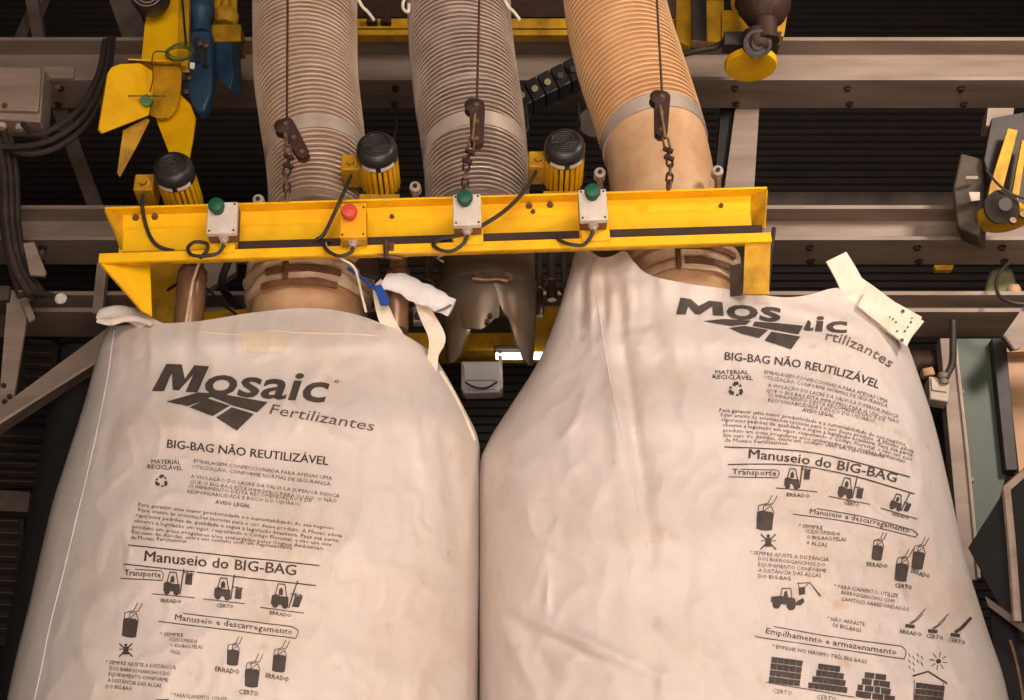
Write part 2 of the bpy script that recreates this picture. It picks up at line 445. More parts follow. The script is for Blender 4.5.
def loc(origin, ang, sc):                       # local drawing frame: x right, y up, in print units
    ca, sa = cos(ang), sin(ang)
    return lambda x, y: (origin[0]+(x*ca+y*sa)*sc, origin[1]+(x*sa-y*ca)*sc)
def forklift(pr, o, ang, sc, bag_y, tilt=0):
    f = loc(o, ang, sc)
    pr.poly([f(*p) for p in ((0, .12), (0, .40), (.12, .46), (.30, .40), (.56, .40), (.58, .12))], 0)
    pr.line([f(.10, .42), f(.17, .80), f(.40, .80), f(.50, .40)], 1.0, False)
    pr.poly([f(*p) for p in ((.22, .44), (.22, .62), (.30, .70), (.36, .60), (.36, .44))], 0)
    for x in (.14, .47): pr.circle(*f(x, .11), .11*sc)
    mx = .62+tilt*.3
    pr.line([f(.60, .05), f(mx+.03, .95)], 1.3, False)
    pr.line([f(.62, bag_y+.42), f(1.0, bag_y+.38)], .9, False)
    b = [(.74, 0), (.74, .36), (.98, .36), (.98, 0)]
    pr.poly([f(x+tilt*(y-.2)*.5, y+bag_y) for x, y in b], 0)
    pr.line([f(.76, bag_y+.34), f(.80, bag_y+.46)], .8, False); pr.line([f(.96, bag_y+.34), f(.94, bag_y+.44)], .8, False)
def sack_icon(pr, o, ang, w, h):
    f = loc(o, ang, 1)
    pr.poly([f(*p) for p in ((-w*.46, 0), (-w*.5, h*.9), (-w*.3, h), (w*.3, h), (w*.5, h*.9), (w*.46, 0), (w*.2, -h*.06), (-w*.2, -h*.06))], 4)
    for sx in (0, 1):
        x = -w*.45+sx*w*.3
        pr.line([f(x, h*.9), f(x+w*.02, h*1.28), f(x+w*.55, h*1.45), f(x+w*.75, h*1.9)], .8, False)
    pr.line([f(-w*.1, h*1.0), f(w*.28, h*1.32), f(w*.5, h*.95)], .8, False)
def recycle(pr, c, r, ang=0.1):
    f = loc(c, ang, r)
    for k in range(3):
        a = 2*pi*k/3+pi/2
        def g(x, y): return f(x*cos(a)-y*sin(a), x*sin(a)+y*cos(a))
        pr.poly([g(*p) for p in ((.95, -.28), (.95, .22), (.55, .50), (.32, .12), (.55, 0), (.55, -.28))], 0)
        pr.poly([g(*p) for p in ((.42, .66), (.05, .92), (.10, .46))], 0)
def crossed(pr, c, r):
    pr.line([(c[0]-r, c[1]-r), (c[0]+r, c[1]+r)], 1.4, False); pr.line([(c[0]+r, c[1]-r), (c[0]-r, c[1]+r)], 1.4, False)
    pr.poly([(c[0]-r*.35, c[1]-r*.5), (c[0]+r*.35, c[1]-r*.5), (c[0]+r*.45, c[1]+r*.7), (c[0]-r*.45, c[1]+r*.7)], 0); pr.circle(c[0], c[1]-r*.75, r*.25, 8)
    pr.line([(c[0]-r, c[1]-r*.1), (c[0]+r, c[1]-r*.1)], .9, False)
def loader(pr, o, ang, sc):
    g_ = loc(o, ang, sc); f = lambda x, y: g_(x*1.42, y)
    pr.poly([f(*p) for p in ((0, .25), (0, .45), (.22, .50), (.62, .46), (.68, .22), (.2, .2))], 0)
    for x, r in ((.16, .16), (.54, .17)): pr.circle(*f(x, .17), r*sc)
    pr.line([f(.24, .48), f(.27, .80), f(.50, .80), f(.55, .46)], .9, False); pr.poly([f(*p) for p in ((.33, .5), (.33, .66), (.40, .72), (.45, .5))], 0)
    pr.poly([f(*p) for p in ((.66, .2), (.68, .36), (.84, .50), (.88, .36), (.80, .22))], 0)
    pr.poly([f(*p) for p in ((.72, .58), (.70, .86), (.86, .92), (.88, .64))], 0)
    pr.line([f(.66, 1.02), f(.98, 1.08), f(1.28, .62)], 1.0, False); pr.line([f(.72, .84), f(.68, 1.02)], .8, False); pr.line([f(.86, .9), f(.94, 1.06)], .8, False); pr.line([f(1.02, 1.02), f(1.26, .62)], 1.0, False)
def stack(pr, o, ang, rows, w, h, jitter=0):
    f = loc(o, ang, 1)
    for r_, (x, n) in enumerate(rows):
        for k in range(n):
            j = jitter*(random.random()-.5)
            pr.poly([f(*p) for p in ((x+k*w+j, r_*h), (x+k*w+j-.4, r_*h+h*.88), (x+k*w+w*.93+j, r_*h+h*.90), (x+k*w+w*.93+j, r_*h+.1))], 0)

LEGAL = ['Para garantir uma maior produtividade e a sustentabilidade do seu negócio,', 'fique atento às orientações técnicas para o uso desse produto. A Mosaic adota',
         'rigorosos padrões de qualidade e segue a legislação brasileira. Faça sua parte:', 'observe a legislação em vigor, respeitando o Código Florestal, e não use esse',
         'produto em áreas irregulares e/ou embargadas pelos Órgãos Ambientais.', 'Em caso de dúvidas, entre em contato com um representante', 'da Mosaic Fertilizantes.']
NOTE = ['· EMBALAGEM CONFECCIONADA PARA APENAS UMA', 'UTILIZAÇÃO, CONFORME NORMAS DE SEGURANÇA.', '· A VIOLAÇÃO DO LACRE DA VÁLVULA SUPERIOR INDICA',
        'QUE O BIG-BAG ESTÁ IMPRÓPRIO PARA O USO. O NÃO', 'CUMPRIMENTO DESTA RECOMENDAÇÃO É DE', 'RESPONSABILIDADE E RISCO DO USUÁRIO.']
ADJ = ['* SEMPRE AJUSTE A DISTÂNCIA', 'DOS BARROS/GANCHOS DO', 'EQUIPAMENTO CONFORME', 'A DISTÂNCIA DAS ALÇAS', 'DO BIG-BAG']
LIFT = ['* SEMPRE', 'ICE/SUSPENDA', 'O BIG-BAG PELAS', '4 ALÇAS']
def cr(ox, oy, sc): return lambda *pts: [(ox+x/sc, oy+y/sc) for x, y in pts]

# ---- near-left sack
YC = 3.47
DT = [(240, .10), (300, .15), (350, .24), (430, .33), (560, .40), (700, .42), (1000, .44), (1250, .36)]
L1 = [(108, 326), (98, 352), (85, 400), (66, 460), (50, 512), (30, 600), (8, 694), (-14, 830), (-18, 1000), (0, 1130), (22, 1180)]
R1 = [(432, 352), (448, 378), (464, 408), (478, 438), (480, 470), (480, 560), (479, 640), (478, 760), (477, 900), (474, 1080), (470, 1180)]
T1 = [(108, 326), (150, 324), (200, 321), (250, 313), (305, 308), (350, 313), (385, 325), (410, 338), (432, 352)]
B1 = [(22, 1180), (130, 1205), (250, 1212), (360, 1208), (470, 1180)]
sack1 = thing('bulk_sack', 'white printed bulk sack hanging under the left ribbed hose', 'bulk bag', (P(250, 600, YC).x, YC, 0), 'filled bulk sacks')
mb1 = sack_body(L1, R1, T1, B1, YC, DT, [(330, 330, 300, 410, .010, 14), (180, 330, 200, 420, -.010, 12), (420, 380, 440, 560, .012, 14), (440, 400, 470, 620, -.010, 9),
     (120, 360, 95, 520, -.008, 9), (100, 420, 260, 435, .005, 7), (60, 645, 130, 655, .006, 6), (385, 350, 400, 470, -.008, 7), (400, 360, 425, 480, .009, 6), (360, 560, 470, 600, .006, 12), (300, 640, 440, 690, .006, 14)], 1.7)
mb1.build('cloth_body', 'bag', sack1)
pr = Print(mb1, sack1)
def surf_tube(pr, pts, r, name, m, parent, off=.001):
    q = catmull([Vector((p[0], p[1], 0)) for p in pts], 8)
    return MB().tube([pr.hit(p.x, p.y, off) for p in q], r, 6).build(name, m, parent)
surf_tube(pr, [(114, 331), (112, 345), (107, 380), (98, 425), (88, 470), (76, 520), (64, 570), (50, 625), (42, 665), (32, 710)], .0026, 'side_seam', 'sleeve', sack1, -.001)
surf_tube(pr, [(440, 372), (452, 392), (464, 416), (474, 440)], .005, 'side_seam', 'webbing', sack1)
surf_tube(pr, [(186, 329), (215, 333), (243, 335), (270, 331), (300, 333), (345, 334), (380, 336)], .0014, 'top_hem', 'patch', sack1)
pr.poly([(241, 332), (288, 334), (285, 354), (243, 352)], 5); pr.flush('label_patch', 'patch')
c = cr(90, 290, 3.413)
pr.poly(c((212, 347), (262, 254), (314, 256), (324, 306), (358, 258), (408, 262), (368, 352), (326, 350), (354, 290), (304, 345), (284, 343), (280, 286), (254, 347)), 4)
pr.text('osaic', c((384, 354), (800, 384)), 28, shear=.26, bold=.018, res=3, step=4)
for q in ([(262, 383), (370, 352), (440, 355), (385, 380), (335, 398)], [(412, 366), (442, 356), (607, 385), (570, 420), (482, 395)], [(340, 402), (402, 372), (478, 397), (420, 432)], [(430, 437), (484, 402), (560, 425), (502, 482)]):
    pr.poly(c(*q), 4)
pr.text('®', c((832, 322), (860, 325)), 4.5); pr.flush('printed_logo')
pr.text('Fertilizantes', c((612, 424), (965, 483)), 10, shear=.22, res=2, step=4); pr.flush('printed_logo_subtitle', 'print_soft')
c = cr(90, 430, 3.793)
pr.text('BIG-BAG NÃO REUTILIZÁVEL', c((293, 68), (903, 135)), 8.2, bold=.03, res=2, step=5); pr.flush('printed_heading')
pr.text('MATERIAL', c((235, 128), (345, 132)), 4, bold=.012); pr.text('RECICLÁVEL', c((220, 147), (353, 155)), 4, bold=.012); recycle(pr, c((273, 196))[0], 7); pr.flush('printed_recycling_mark')
for tx, b in zip(NOTE, [((382, 124), (918, 192)), ((390, 147), (915, 214)), ((372, 182), (945, 259)), ((380, 204), (935, 279)), ((373, 222), (840, 277)), ((370, 241), (803, 291))]): pr.text(tx, c(*b), 3.5)
pr.text('AVISO LEGAL', c((475, 281), (607, 297)), 3.6, bold=.015); pr.flush('printed_notice', 'print_soft')
for tx, b in zip(LEGAL, [((185, 290), (930, 381)), ((182, 309), (955, 409)), ((175, 330), (945, 427)), ((168, 351), (917, 442)), ((163, 374), (888, 457)), ((160, 394), (768, 454)), ((155, 415), (370, 429))]): pr.text(tx, c(*b), 3.6, bold=.006)
pr.flush('printed_legal_text', 'print_soft')
c = cr(90, 530, 3.793)
pr.line(c((147, 58), (870, 136)), 1.1); pr.line(c((132, 130), (855, 212)), 1.1); pr.text('Manuseio do BIG-BAG', c((208, 118), (780, 173)), 10.3, bold=.03, res=2, step=5); pr.flush('printed_handling_heading')
pr.text('Transporte', c((133, 172), (270, 182)), 5.8, bold=.01)
pr.line(c((172, 150), (272, 156)), .8); pr.line(c((272, 156), (280, 172), (274, 192)), .8); pr.line(c((118, 184), (275, 193)), .8); pr.flush('printed_transport_box')
for (x0, x1, gy0, gy1, by, tl, lb, lt) in ((278, 385, 246, 254, .42, 0, ((270, 275), (347, 279)), 'ERRADO'), (470, 575, 266, 277, .1, 0, ((478, 294), (545, 299)), 'CERTO'), (685, 800, 297, 312, .1, .5, ((682, 321), (763, 332)), 'ERRADO')):
    a = c((x0, gy0-2))[0]; forklift(pr, a, .1, (x1-x0)/3.793, by, tl)
    pr.line(c((x0-40, gy0-3), (x1+12, gy1+4)), .8); pr.text(lt, c(*lb), 3.6, bold=.012)
    pr.flush('printed_forklift_picture')
pr.text('Manuseio e descarregamento', c((323, 342), (768, 398)), 5.8, bold=.01)
pr.line(c((355, 318), (770, 368)), .8); pr.line(c((770, 368), (790, 385), (782, 412)), .8); pr.line(c((262, 348), (782, 412)), .8); pr.flush('printed_unloading_box')
sack_icon(pr, c((150, 404))[0], .12, 15.5, 18); crossed(pr, c((138, 456))[0], 6.5); pr.flush('printed_lifting_picture')
for k, tx in enumerate(LIFT): pr.text(tx, c((265 if k == 0 else 304, 402+k*21), ((355, 408, 428, 342)[k], 408+k*22)), 3.6, bold=.008)
pr.flush('printed_lifting_note', 'print_soft')
for tx, b in zip(ADJ, [((62, 508), (327, 530)), ((77, 532), (305, 554)), ((72, 554), (298, 577)), ((68, 577), (272, 599)), ((62, 601), (160, 609))]): pr.text(tx, c(*b), 3.7, bold=.008)
pr.flush('printed_hook_spacing_note', 'print_soft')
pr.text('* PARA IÇAMENTO, UTILIZE', c((308, 632), (520, 650)), 3.7, bold=.008); pr.flush('printed_note', 'print_soft')
for (x, y, w_, h_, lt, lb) in ((539, 512, 12.5, 15, 'ERRADO', ((475, 536), (565, 549))), (611, 594, 14.5, 17.5, 'CERTO', ((565, 622), (637, 631))), (715, 537, 13.5, 16.5, 'ERRADO', ((665, 560), (752, 577)))):
    sack_icon(pr, c((x, y))[0], .1, w_, h_); pr.text(lt, c(*lb), 4.6, bold=.015); pr.flush('printed_sack_picture')
loader(pr, c((150, 735))[0], .1, 26); pr.flush('printed_loader_picture')

# ---- near-right sack
L2 = [(575, 251), (566, 285), (556, 318), (538, 362), (511, 405), (488, 442), (479, 472), (478.5, 560), (478.5, 640), (479, 760), (480, 900), (482, 1080), (490, 1180)]
R2 = [(880, 303), (905, 340), (922, 385), (936, 430), (950, 490), (966, 560), (986, 625), (1008, 696), (1028, 830), (1030, 1000), (1015, 1130), (1000, 1180)]
T2 = [(575, 251), (586, 249), (600, 257), (612, 256), (625, 251), (634, 262), (650, 275), (690, 284), (735, 290), (780, 297), (808, 295), (835, 288), (860, 292), (880, 303)]
B2 = [(490, 1180), (600, 1205), (740, 1212), (880, 1205), (1000, 1180)]
sack2 = thing('bulk_sack', 'white printed bulk sack with upright corner under the tan hose', 'bulk bag', (P(740, 600, YC).x, YC, 0), 'filled bulk sacks')
DT2 = [(240, .17), (300, .20), (350, .27), (430, .35), (560, .41), (700, .43), (1000, .44), (1250, .36)]
mb2 = sack_body(L2, R2, T2, B2, YC, DT2, [(612, 262, 652, 560, -.016, 7), (596, 262, 632, 540, .016, 9), (640, 265, 680, 470, -.008, 10), (590, 260, 592, 350, .012, 4), (584, 256, 580, 340, -.010, 4), (603, 260, 606, 345, -.012, 4), (612, 330, 672, 322, -.006, 4), (655, 300, 668, 600, .006, 12), (490, 600, 660, 676, .022, 8), (500, 614, 650, 686, -.016, 9), (500, 622, 540, 700, .016, 7), (518, 618, 566, 700, -.012, 8), (548, 565, 546, 620, .010, 4), (530, 600, 545, 560, .006, 4),
     (775, 312, 880, 345, -.016, 7), (770, 302, 880, 332, .012, 7), (905, 390, 925, 450, .010, 8), (860, 560, 960, 560, -.008, 12), (578, 260, 582, 330, -.010, 5), (625, 258, 630, 330, .008, 6), (600, 560, 700, 575, .006, 14), (930, 480, 960, 560, -.008, 9)], 9.3)
mb2.build('cloth_body', 'bag2', sack2)
pr = Print(mb2, sack2)
surf_tube(pr, [(592, 262), (600, 320), (610, 380), (622, 440), (636, 500), (648, 550)], .0030, 'side_seam', 'bag2', sack2, -.0012)
c = cr(660, 250, 3.793)
pr.poly(c((62, 246), (78, 182), (116, 187), (146, 214), (186, 193), (236, 199), (241, 252), (200, 250), (199, 216), (152, 247), (134, 246), (106, 216), (97, 247)), 4)
pr.text('os', c((248, 260), (350, 266), (455, 273)), 20, shear=.08, bold=.022, res=3, step=4)
pr.text('aic', c((494, 298), (600, 309), (708, 314)), 15.5, shear=.06, bold=.022, res=3, step=4, clips=[(805, 326, -.75, -.35)])
for q in ([(163, 272), (240, 264), (345, 270), (330, 284), (270, 291)], [(350, 290), (358, 274), (450, 280), (542, 290), (525, 322), (440, 307)], [(262, 298), (320, 290), (410, 306), (375, 336), (310, 320)], [(395, 345), (422, 312), (532, 331), (497, 378)]):
    pr.poly(c(*q), 4)
pr.flush('printed_logo')
pr.text('Fertilizantes', c((560, 332), (700, 362), (868, 448)), 9.5, shear=.1, res=2, step=4, clips=[(826, 335, -.75, -.25)]); pr.flush('printed_logo_subtitle', 'print_soft')
pr.text('BIG-BAG NÃO REUTILIZÁVEL', c((245, 418), (440, 437), (640, 470), (825, 527)), 7.8, bold=.03, res=2, step=5); pr.flush('printed_heading')
pr.text('MATERIAL', c((210, 473), (335, 473)), 4, bold=.012); pr.text('RECICLÁVEL', c((200, 490), (352, 495)), 4, bold=.012); recycle(pr, c((288, 531))[0], 8, .05); pr.flush('printed_recycling_mark')
for tx, b in zip(NOTE, [((385, 470), (620, 513), (860, 582)), ((393, 492), (620, 533), (862, 600)), ((400, 520), (640, 563), (900, 640)), ((403, 541), (640, 583), (903, 660)), ((410, 560), (620, 594), (850, 652)), ((410, 578), (600, 607), (815, 658))]): pr.text(tx, c(*b), 3.5)
c = cr(690, 390, 4.267)
pr.text('AVISO LEGAL', c((478, 93), (610, 118)), 3.6, bold=.015); pr.flush('printed_notice', 'print_soft')
for tx, b in zip(LEGAL, [((125, 95), (520, 140), (920, 242)), ((130, 114), (530, 161), (950, 270)), ((135, 135), (530, 180), (950, 287)), ((137, 157), (530, 200), (945, 304)), ((140, 180), (520, 219), (920, 314)), ((143, 202), (480, 228), (825, 292)), ((147, 222), (420, 236))]): pr.text(tx, c(*b), 3.6, bold=.006)
pr.flush('printed_legal_text', 'print_soft')
pr.line(c((145, 245), (530, 270), (935, 372)), 1.1); pr.line(c((160, 320), (440, 322), (700, 370), (955, 445)), 1.1)
pr.text('Manuseio do BIG-BAG', c((250, 293), (560, 328), (875, 396)), 9, bold=.03, res=2, step=5); pr.flush('printed_handling_heading')
pr.text('Transporte', c((180, 362), (368, 368)), 5.6, bold=.01); pr.line(c((218, 340), (368, 343)), .8); pr.line(c((368, 343), (380, 356), (372, 375)), .8); pr.line(c((165, 373), (372, 376)), .8); pr.flush('printed_transport_box')
for (x0, x1, gy, sl, by, tl, lb, lt) in ((400, 510, 426, .08, .42, 0, ((412, 455), (510, 462)), 'ERRADO'), (625, 735, 462, .18, .1, 0, ((655, 488), (720, 500)), 'CERTO'), (845, 935, 512, .28, .1, .4, ((860, 535), (930, 555)), 'ERRADO')):
    forklift(pr, c((x0, gy-4))[0], sl, (x1-x0)/4.267*.98, by, tl)
    pr.line(c((x0-34, gy-6), (x1+30, gy+(x1-x0+64)*sl-4)), .8); pr.text(lt, c(*lb), 3.4, bold=.012); pr.flush('printed_forklift_picture')
pr.text('Manuseio e descarregamento', c((510, 530), (720, 562), (930, 612)), 5.2, bold=.01)
pr.line(c((540, 508), (750, 545), (945, 598)), .8); pr.line(c((945, 598), (968, 615), (958, 628)), .8); pr.line(c((437, 532), (700, 568), (958, 628)), .8); pr.flush('printed_unloading_box')
c6 = cr(730, 520, 3.888)
sack_icon(pr, (690+316/4.267, 390+596/4.267), .08, 17, 18); crossed(pr, c6((148, 85))[0], 7.5); pr.flush('printed_lifting_picture')
for k, tx in enumerate(LIFT): pr.text(tx, c6((265 if k == 0 else 296, 30+k*22), ((358, 425, 450, 375)[k], 40+k*22)), 3.6, bold=.008)
pr.flush('printed_lifting_note', 'print_soft')
for k, tx in enumerate(ADJ): pr.text(tx, c6((75 if k == 0 else 108, 134+k*23), ((383, 368, 372, 352, 235)[k], (162, 184, 206, 224, 236)[k])), 3.7, bold=.008)
pr.flush('printed_hook_spacing_note', 'print_soft')
for k, tx in enumerate(['* PARA IÇAMENTO, UTILIZE', 'BARROS/GANCHOS COM', 'CANTO(S) ARREDONDADOS']): pr.text(tx, c6((403 if k == 0 else 430, 264+k*25), ((650, 635, 692)[k], (303, 324, 356)[k])), 3.7, bold=.008)
pr.flush('printed_hook_note', 'print_soft')
pr.text('* NÃO ARRASTE', c6((375, 390), (520, 414)), 3.8, bold=.008); pr.text('OS BIG-BAGS', c6((395, 415), (507, 438)), 3.8, bold=.012); pr.flush('printed_dragging_note', 'print_soft')
pr.text('* EMPILHE NO MÁXIMO TRÊS BIG-BAGS', c6((162, 498), (530, 560)), 3.8, bold=.008); pr.flush('printed_note', 'print_soft')
for (x, y, w_, h_, lt, lb) in ((567, 155, 11, 14.5, 'ERRADO', ((528, 180), (610, 190))), (660, 236, 13, 17, 'CERTO', ((638, 262), (704, 272))), (724, 190, 12.5, 17, 'ERRADO', ((700, 206), (772, 228)))):
    sack_icon(pr, c6((x, y))[0], .14, w_, h_); pr.text(lt, c6(*lb), 4.2, bold=.015); pr.flush('printed_sack_picture')
loader(pr, c6((155, 346))[0], .08, 27); pr.flush('printed_loader_picture')
for (x, y, lt, lb) in ((680, 405, 'ERRADO', ((658, 440), (742, 455))), (768, 425, 'CERTO', ((760, 458), (825, 468))), (855, 440, 'CERTO', ((845, 472), (910, 486)))):
    g = loc(c6((x, y))[0], .12, 1)
    pr.poly([g(*p) for p in ((0, -3.5), (0, 0), (9.5, 0), (9.5, -3.5))], 0)
    pr.line([g(4, 1), g(9, 5), g(18, 17)], 1.0 if lt == 'ERRADO' or x < 800 else 3.2, False); pr.line([g(5.5, .5), g(12, 6), g(16, 12)], .8, False); pr.text(lt, c6(*lb), 3.8, bold=.01); pr.flush('printed_hook_picture')
pr.text('Empilhamento e armazenamento', c6((138, 442), (400, 488), (645, 526)), 5.8, bold=.01)
pr.line(c6((168, 415), (400, 456), (665, 492)), .8); pr.line(c6((665, 492), (682, 512), (675, 542)), .8); pr.line(c6((97, 455), (400, 500), (675, 542)), .8); pr.flush('printed_stacking_box')
stack(pr, c6((150, 632))[0], .13, [(0, 5), (0, 5), (0, 5), (0, 5)], 6.3, 6.6); pr.flush('printed_stack_picture')
stack(pr, c6((303, 655))[0], .13, [(0, 7), (3, 6), (6, 5), (7, 4)], 5.6, 6.6); pr.flush('printed_stack_picture')
stack(pr, c6((485, 688))[0], .13, [(0, 7), (2, 6), (5, 5), (6, 4)], 5.6, 6.6, 2.5); pr.line(c6((140, 632), (480, 690)), .8); pr.flush('printed_stack_picture')
pr.text('CERTO', c6((165, 672), (240, 682)), 4.2); pr.flush('printed_caption', 'print_soft'); pr.text('CERTO', c6((335, 695), (410, 705)), 4.2); pr.flush('printed_caption', 'print_soft')
g = c6((808, 550))[0]; pr.circle(g[0], g[1], 2.6)
for k in range(8):
    a = k*pi/4+.2; pr.line([(g[0]+4*cos(a), g[1]+4*sin(a)), (g[0]+9*cos(a), g[1]+9*sin(a))], .8, False)
for k in range(10):
    x, y = c6((692+(k % 4)*16, 520+(k//4)*24+(k % 2)*10))[0]; pr.line([(x, y), (x+1.8, y+3.2)], .8, False)
pr.line(c6((708, 608), (768, 590), (840, 636)), 1.6, False); stack(pr, c6((714, 700))[0], .12, [(0, 5), (0, 5), (0, 5)], 5.8, 6); pr.line(c6((714, 622), (712, 700)), .8); pr.line(c6((826, 636), (824, 715)), .8); pr.flush('printed_shelter_picture')

# ---- lifting loops and ties
def strap(pts, wpx, Y, th, name, m, parent, wdir=None):
    q = catmull(PP(pts, Y), 6); n = len(q); ws = []
    for i in range(n):
        t = (q[min(i+1, n-1)]-q[max(i-1, 0)]).normalized(); k = i/(n-1)
        wd = wpx if not isinstance(wpx, (list, tuple)) else lerp_tab([(j/(len(wpx)-1), v) for j, v in enumerate(wpx)], k)
        side = t.cross(Vector((0, -1, 0)) if wdir is None else Vector(wdir)).normalized()
        ws.append(side*wd*mpp(512, 300, 3.3))
    return MB().ribbon(q, ws, th).build(name, m, parent)
def puff(pts, Y, wid, flat, name, m, parent, seed=0):      # soft padded tube, elliptical section, closed ends
    q = catmull(PP(pts, Y), 5); n = len(q); vs = []; ns = 16
    for i, p in enumerate(q):
        k = i/(n-1); tg = (q[min(i+1, n-1)]-q[max(i-1, 0)]).normalized(); up_ = tg.cross(Vector((0, -1, 0))).normalized()
        w_ = lerp_tab([(j/(len(wid)-1), v) for j, v in enumerate(wid)], k)*mpp(pts[0][0], pts[0][1], Y)
        for j in range(ns):
            a = 2*pi*j/ns; vs.append(p+up_*w_*cos(a)*(1+.06*sin(3*a+i*.7+seed))+Vector((0, 1, 0))*w_*flat*sin(a))
    fs = [(i*ns+j, i*ns+(j+1) % ns, (i+1)*ns+(j+1) % ns, (i+1)*ns+j) for i in range(n-1) for j in range(ns)]+[list(range(ns)), [(n-1)*ns+j for j in range(ns)]]
    return MB().add(vs, fs).build(name, m, parent)
puff([(170, 332), (150, 325), (132, 316), (116, 312), (104, 314), (97, 319)], 3.33, [5, 7, 8, 7.5, 6.5, 2], .5, 'lifting_loop', 'bag', sack1)
puff([(97, 321), (110, 322), (124, 319), (140, 319), (152, 324)], 3.30, [2, 4, 3.5, 3.5, 3], .6, 'lifting_loop', 'bag', sack1, 2)
strap([(412, 372, 3.33), (398, 345, 3.32), (386, 318, 3.31), (378, 292, 3.31), (384, 282, 3.30)], [22, 20, 15, 10, 9], 3.3, .004, 'lifting_loop', 'webbing', sack1)
strap([(430, 378, 3.36), (433, 356, 3.35), (437, 338, 3.34), (428, 318, 3.33), (420, 300, 3.32)], [14, 11, 17, 15, 12], 3.3, .004, 'lifting_loop', 'webbing', sack1)
q = PP([(384, 281), (400, 283), (418, 292), (436, 300), (452, 308)], 3.29); ax = (q[-1]-q[0]).normalized()
mbs = MB(); vs = []
for i, p in enumerate(catmull(q, 4)):
    k = i/16; hw = (9+3*sin(k*3.0)+.8*sin(i*2.1))*mpp(420, 290, 3.29); hd = hw*.42
    up_ = ax.cross(Vector((0, -1, 0))).normalized(); bk = Vector((0, 1, 0))
    for j in range(14):
        a = 2*pi*j/14; vs.append(p+up_*hw*cos(a)*(1+.05*sin(3*a+i))+bk*hd*sin(a))
fs = [(i*14+j, i*14+(j+1) % 14, (i+1)*14+(j+1) % 14, (i+1)*14+j) for i in range(16) for j in range(14)] + [list(range(14)), [16*14+j for j in range(14)]]
sl = mbs.add(vs, fs).build('loop_sleeve', 'sleeve', sack1); sl['label'] = 'white padded sleeve on the loop'
q = PP([(436, 312), (444, 309), (451, 305)], 3.272); MB().tube(q, .003, 6).build('sleeve_edge_stripe', 'print_soft', sack1)
tie = thing('cable_tie', 'blue plastic tie knotted on the sack loop', 'tie', P(382, 300, 3.27))
MB().tube(catmull(PP([(348, 268), (360, 277), (373, 287), (380, 294)], 3.27), 6), .0042, 6).build('tail', 'bluetie', tie)
MB().plate([(374, 285), (381, 284), (390, 300), (387, 305), (380, 304)], .01, 3.262).build('lock_head', 'bluetie', tie, .002)
# right sack: corner loop with sewn tag
strap([(868, 322, 3.34), (858, 300, 3.33), (848, 278, 3.32), (836, 257, 3.31)], [34, 30, 25, 24], 3.3, .006, 'lifting_loop', 'webbing', sack2)
strap([(850, 285, 3.33), (872, 302, 3.32), (892, 318, 3.315), (915, 333, 3.31)], [28, 30, 32, 32], 3.3, .005, 'lifting_loop', 'webbing', sack2)
MB().plate([(868, 287, 3.302), (922, 317, 3.296), (907, 346, 3.296), (858, 306, 3.302)], .003).build('sewn_tag', 'webbing', sack2)
mb = MB()
for (x, y, k) in ((903, 311, 1.3), (902, 340, 1.4), (893, 319, .7), (896, 322, .7), (890, 317, .6), (897, 331, .8), (911, 322, .8), (908, 327, .7), (912, 318, .6), (905, 331, .8)): mb.plate([(x-1.3*k, y-k, 3.2935), (x+1.1*k, y-1.2*k, 3.2935), (x+1.3*k, y+k, 3.2935), (x-k, y+1.2*k, 3.2935)], .001)
mb.build('tag_marks', 'print', sack2)

# ------------------------------------------------------------------ yellow suspended frame
EX = (P(770, 237, 3.19)-P(100, 258, 3.19)).normalized(); EY = Vector((0, 1, 0)); EZ = EX.cross(EY).normalized()
RF = Matrix((EX, EY, EZ)).transposed()
def slope(x, y300): return y300-(x-300)*(21/670)          # a line parallel to the frame in the photo
def bar(px0, px1, yt, yb, Yf, dep, name, m, parent, bevel=.001):
    """bar parallel to the frame: yt/yb are its photo heights at x=300"""
    a = P(px0, slope(px0, yt), Yf); b = P(px1, slope(px1, yt), Yf); cc = P((px0+px1)/2, slope((px0+px1)/2, yb), Yf)
    h = (cc-(a+b)/2).dot(-EZ); L = (b-a).dot(EX); ctr = (a+b)/2-EZ*h/2+EY*dep/2
    return MB().box(ctr, (L, dep, h), RF).build(name, m, parent, bevel)
fr = thing('lifting_gantry', 'yellow welded steel frame holding motors above the sacks', 'frame', P(435, 250, 3.25))
bar(105, 767, 201, 203, 3.215, .042, 'top_flange', 'yellow', fr)
bar(122, 752, 203.2, 250, 3.25, .008, 'web', 'yellow', fr)
bar(124, 750, 224, 246, 3.241, .008, 'web_strip', 'yellow', fr)
bar(99, 771, 247, 256, 3.185, .010, 'front_lip', 'yellow', fr)
bar(101, 769, 254, 256, 3.1955, .022, 'bottom_plate', 'yellow_dull', fr)
MB().plate([(105.5, 209, 3.217), (123, 211, 3.249), (122, 250, 3.249), (117, 236, 3.23)], .006).build('end_wing', 'yellow_dull', fr)
MB().plate([(766.5, 189, 3.217), (764, 228, 3.217), (750, 227, 3.249), (751, 192, 3.249)], .006).build('end_wing', 'yellow_dull', fr)
MB().plate([(745, 241, 3.196), (771, 240, 3.196), (769, 294, 3.196), (743, 294, 3.196)], .008).build('leg', 'yellow_dull', fr, .001)
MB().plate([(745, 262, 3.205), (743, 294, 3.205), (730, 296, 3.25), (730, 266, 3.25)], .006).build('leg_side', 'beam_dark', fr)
MB().plate([(100, 262, 3.19), (150, 264, 3.255), (152, 316, 3.255), (142, 310, 3.24)], .008).build('leg', 'yellow', fr)
MB().plate([(150, 262, 3.6), (182, 262, 3.6), (174, 330, 3.6), (150, 326, 3.6)], .006).build('leg_side', 'yellow_dull', fr)
